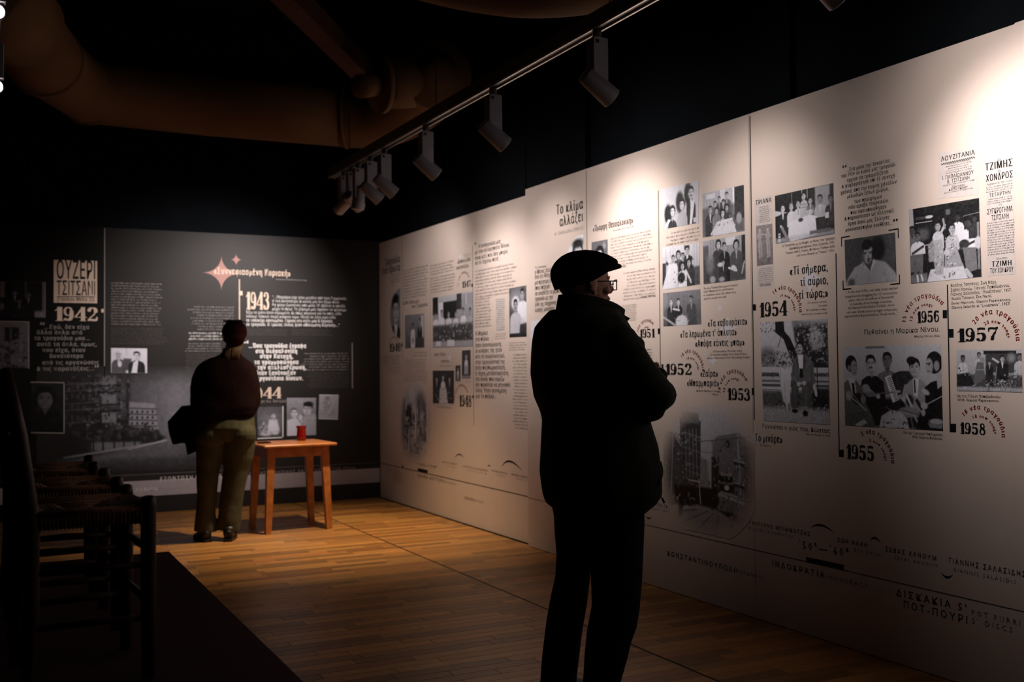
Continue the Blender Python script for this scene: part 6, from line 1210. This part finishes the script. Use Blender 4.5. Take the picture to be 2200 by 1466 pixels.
def rush_chair(name, label, loc, rz, group='rush-seated chairs on the stage'):
    t = thing(name, label, 'chair', loc, rz, group)
    w_, d_, hs = .335, .285, .445
    for s in (-1, 1):                                            # local +x faces forward
        G().tube([(d_/2, s*w_/2, 0), (d_/2, s*w_/2, .20), (d_/2, s*w_/2, .46), (d_/2, s*w_/2, .478), (d_/2, s*w_/2, .484)], [.017, .020, .0205, .018, .010], 14).build('front_leg', M['wood_dark'], t, True)
        G().tube([(-d_/2-.012, s*w_/2*.92, 0), (-d_/2, s*w_/2*.93, .22), (-d_/2, s*w_/2*.93, .44), (-d_/2-.030, s*w_/2*.95, .66), (-d_/2-.065, s*w_/2*.97, .83)], [.017, .019, .020, .019, .016], 14).build('back_leg', M['wood_dark'], t, True)
        for z in (.16, .30): G().tube([(d_/2, s*w_/2, z), (0, s*w_/2*.965, z+.003), (-d_/2, s*w_/2*.93, z)], [.008, .011, .008], 10).build('stretcher', M['wood_dark'], t, True)
    for z in (.20, .34): G().tube([(d_/2, -w_/2, z), (d_/2, 0, z), (d_/2, w_/2, z)], [.008, .011, .008], 10).build('stretcher', M['wood_dark'], t, True)
    G().tube([(-d_/2, -w_/2*.93, .24), (-d_/2, w_/2*.93, .24)], .010, 10).build('stretcher', M['wood_dark'], t, True)
    for z, hh in ((.60, .045), (.75, .07)):
        x = -d_/2-.030-(z-.66)*.2; V = []
        for i in range(9):
            v = i/8*2-1; cx = x-.014*(1-v*v); y = v*w_/2*.95; e = .012*(1-v*v)
            V += [(cx-.006, y, z), (cx+.006, y, z), (cx+.006-.008, y, z+hh+e), (cx-.014, y, z+hh+e)]
        mesh('back_slat', V, [(i*4+q, i*4+(q+1) % 4, i*4+4+(q+1) % 4, i*4+4+q) for i in range(8) for q in range(4)], M['wood_dark'], t)
    # rush seat: four woven triangles meeting at the centre, each course of rush a ridge
    g = G(); nx = 15; cc = (0, 0)
    for k in range(nx):
        f = (k+.5)/nx; a = d_/2+.014; b = w_/2+.012; z = hs+.006-.020*(1-f)+.004*math.cos(k)
        X, Y = a*f, b*f; r_ = .0085
        g.tube([(X, -Y, z), (X, Y, z)], r_, 6, cap=True); g.tube([(-X, -Y*.94, z), (-X, Y*.94, z)], r_, 6); g.tube([(-X, -Y*.95, z), (X, -Y, z)], r_, 6); g.tube([(-X, Y*.95, z), (X, Y, z)], r_, 6)
    seat = g.build('seat', M['rush'], t, True)
    g = G()
    for x0, y0, x1, y1 in ((d_/2, -w_/2, d_/2, w_/2), (-d_/2, -w_/2*.93, -d_/2, w_/2*.93), (-d_/2, -w_/2*.93, d_/2, -w_/2), (-d_/2, w_/2*.93, d_/2, w_/2)):
        n = 26
        for i in range(n):
            f0 = .06+.88*i/n; f1 = f0+.88/n*.9; a = (x0+(x1-x0)*f0, y0+(y1-y0)*f0, hs-.012); b = (x0+(x1-x0)*f1, y0+(y1-y0)*f1, hs-.012)
            g.tube([a, tuple(p*.5+q*.5 for p, q in zip(a, b)), b], [(.022, .016), (.025, .019), (.022, .016)], 8, hint=(0, 0, 1))
    g.build('seat_edge', M['rush'], seat, True)
    return t
def copy_tree(o, parent=None):
    c = o.copy(); C.objects.link(c)
    if parent: c.parent = parent
    for ch in list(o.children): copy_tree(ch, c)
    return c
ch = rush_chair('rush_chair', 'dark wooden rush-seated chair nearest the camera at the left edge', (.245, 3.10, Z_ST+.001), math.radians(3))
for x, y, rz, lab in ((.235, 3.70, 1, 'second rush-seated chair, directly behind the nearest one'), (.23, 4.33, -2, 'farthest rush-seated chair, third from the camera, seat in front of the charcoal board')):
    c = copy_tree(ch); c.location = (x, y, Z_ST+.001); c.rotation_euler = (0, 0, math.radians(rz)); c['label'] = lab
# ================================================================ LAMPS
LAB = ['nearest whole grey track spotlight, largest, at the top of the photo', 'second grey track spotlight from the camera', 'third grey track spotlight from the camera', 'fourth grey track spotlight, first of the far cluster', 'fifth track spotlight, mostly hidden behind the fourth one']
PW = [30, 78, 33, 42, 24]
for u, lab, pw_, zt_ in zip((1285, 1060, 915, 826, 796), LAB, PW, (2.0, 1.95, 1.92, 1.88, 1.88)):
    y = tr_y(u); track_spot(y, lab, (X_NEAR, y-.02, zt_), pw_, 80, spill=.33)
y6 = tr_y(770); track_spot(y6, 'track spotlight pointing straight down in the far cluster', (2.44, 8.0, 0), 300, 86, col=(1, .74, .46))
y7 = tr_y(744); track_spot(y7+.06, 'farthest track spotlight, tan-lit head aimed at the charcoal board', (2.05, 10.15, 1.75), 270, 78, col=(1, .88, .84))
track_spot((y6+y7)/2+.02, 'small track spotlight between the downlight and the farthest head', (3.6, 8.6, 2.1), 40, 100, offs=.02)
track_spot(2.72, 'track spotlight out of view at the right above the end board', (X_NEAR, 2.60, 1.95), 80, 80, spill=.40)
track_spot(1.5, 'track spotlight out of view behind the camera side of the boards', (X_NEAR, 1.4, 2.1), 20, 84)
# second track at the left edge with two lamps facing the room
pa = at(-6, 25, 4.6); pb = at(-8, 186, 5.35)
for p, lab, e in ((pa, 'upper bright lamp at the top left edge of the photo', 1), (pb, 'lower bright lamp at the left edge below the first', 1)):
    d = Vector((float(CAM[0]-p[0])+.5, float(CAM[1]-p[1]), -.9)).normalized(); r = .036
    t = thing('track_spotlight', lab, 'spotlight', tuple(p), 0, 'bright lamps at the left edge')
    G().tube([-d*.12, -d*.11, -d*.005, (0, 0, 0), -d*.003], [r*.8, r, r, r, r*.8], 24).build('lamp_head', M['grey_metal'], t, True)
    G().tube([d*.0005, d*.003], r*.85, 20).build('lens', M['lens'], t)
    G().box((-.035, -.03, .04), (.035, .03, .22), .003).build('driver_box', M['grey_metal'], t)
    lamp('spot_beam', Vector(p)+d*.01, Vector(p)+d, 1.0, 100)
t2 = thing('lighting_track', 'track at the left edge carrying the two bright lamps', 'track', tuple(pa+np.array([0, 0, .25])))
dr = (pb-pa)/(pb[1]-pa[1]); up_ = np.array([0, 0, .262]); world_build(G().bar(tuple(pa-dr*1.5+up_), tuple(pb+dr*.25+up_), .05, .04), 'rail', M['track'], t2)
# hide the helper text object used for the type
bpy.data.objects.remove(_fo)
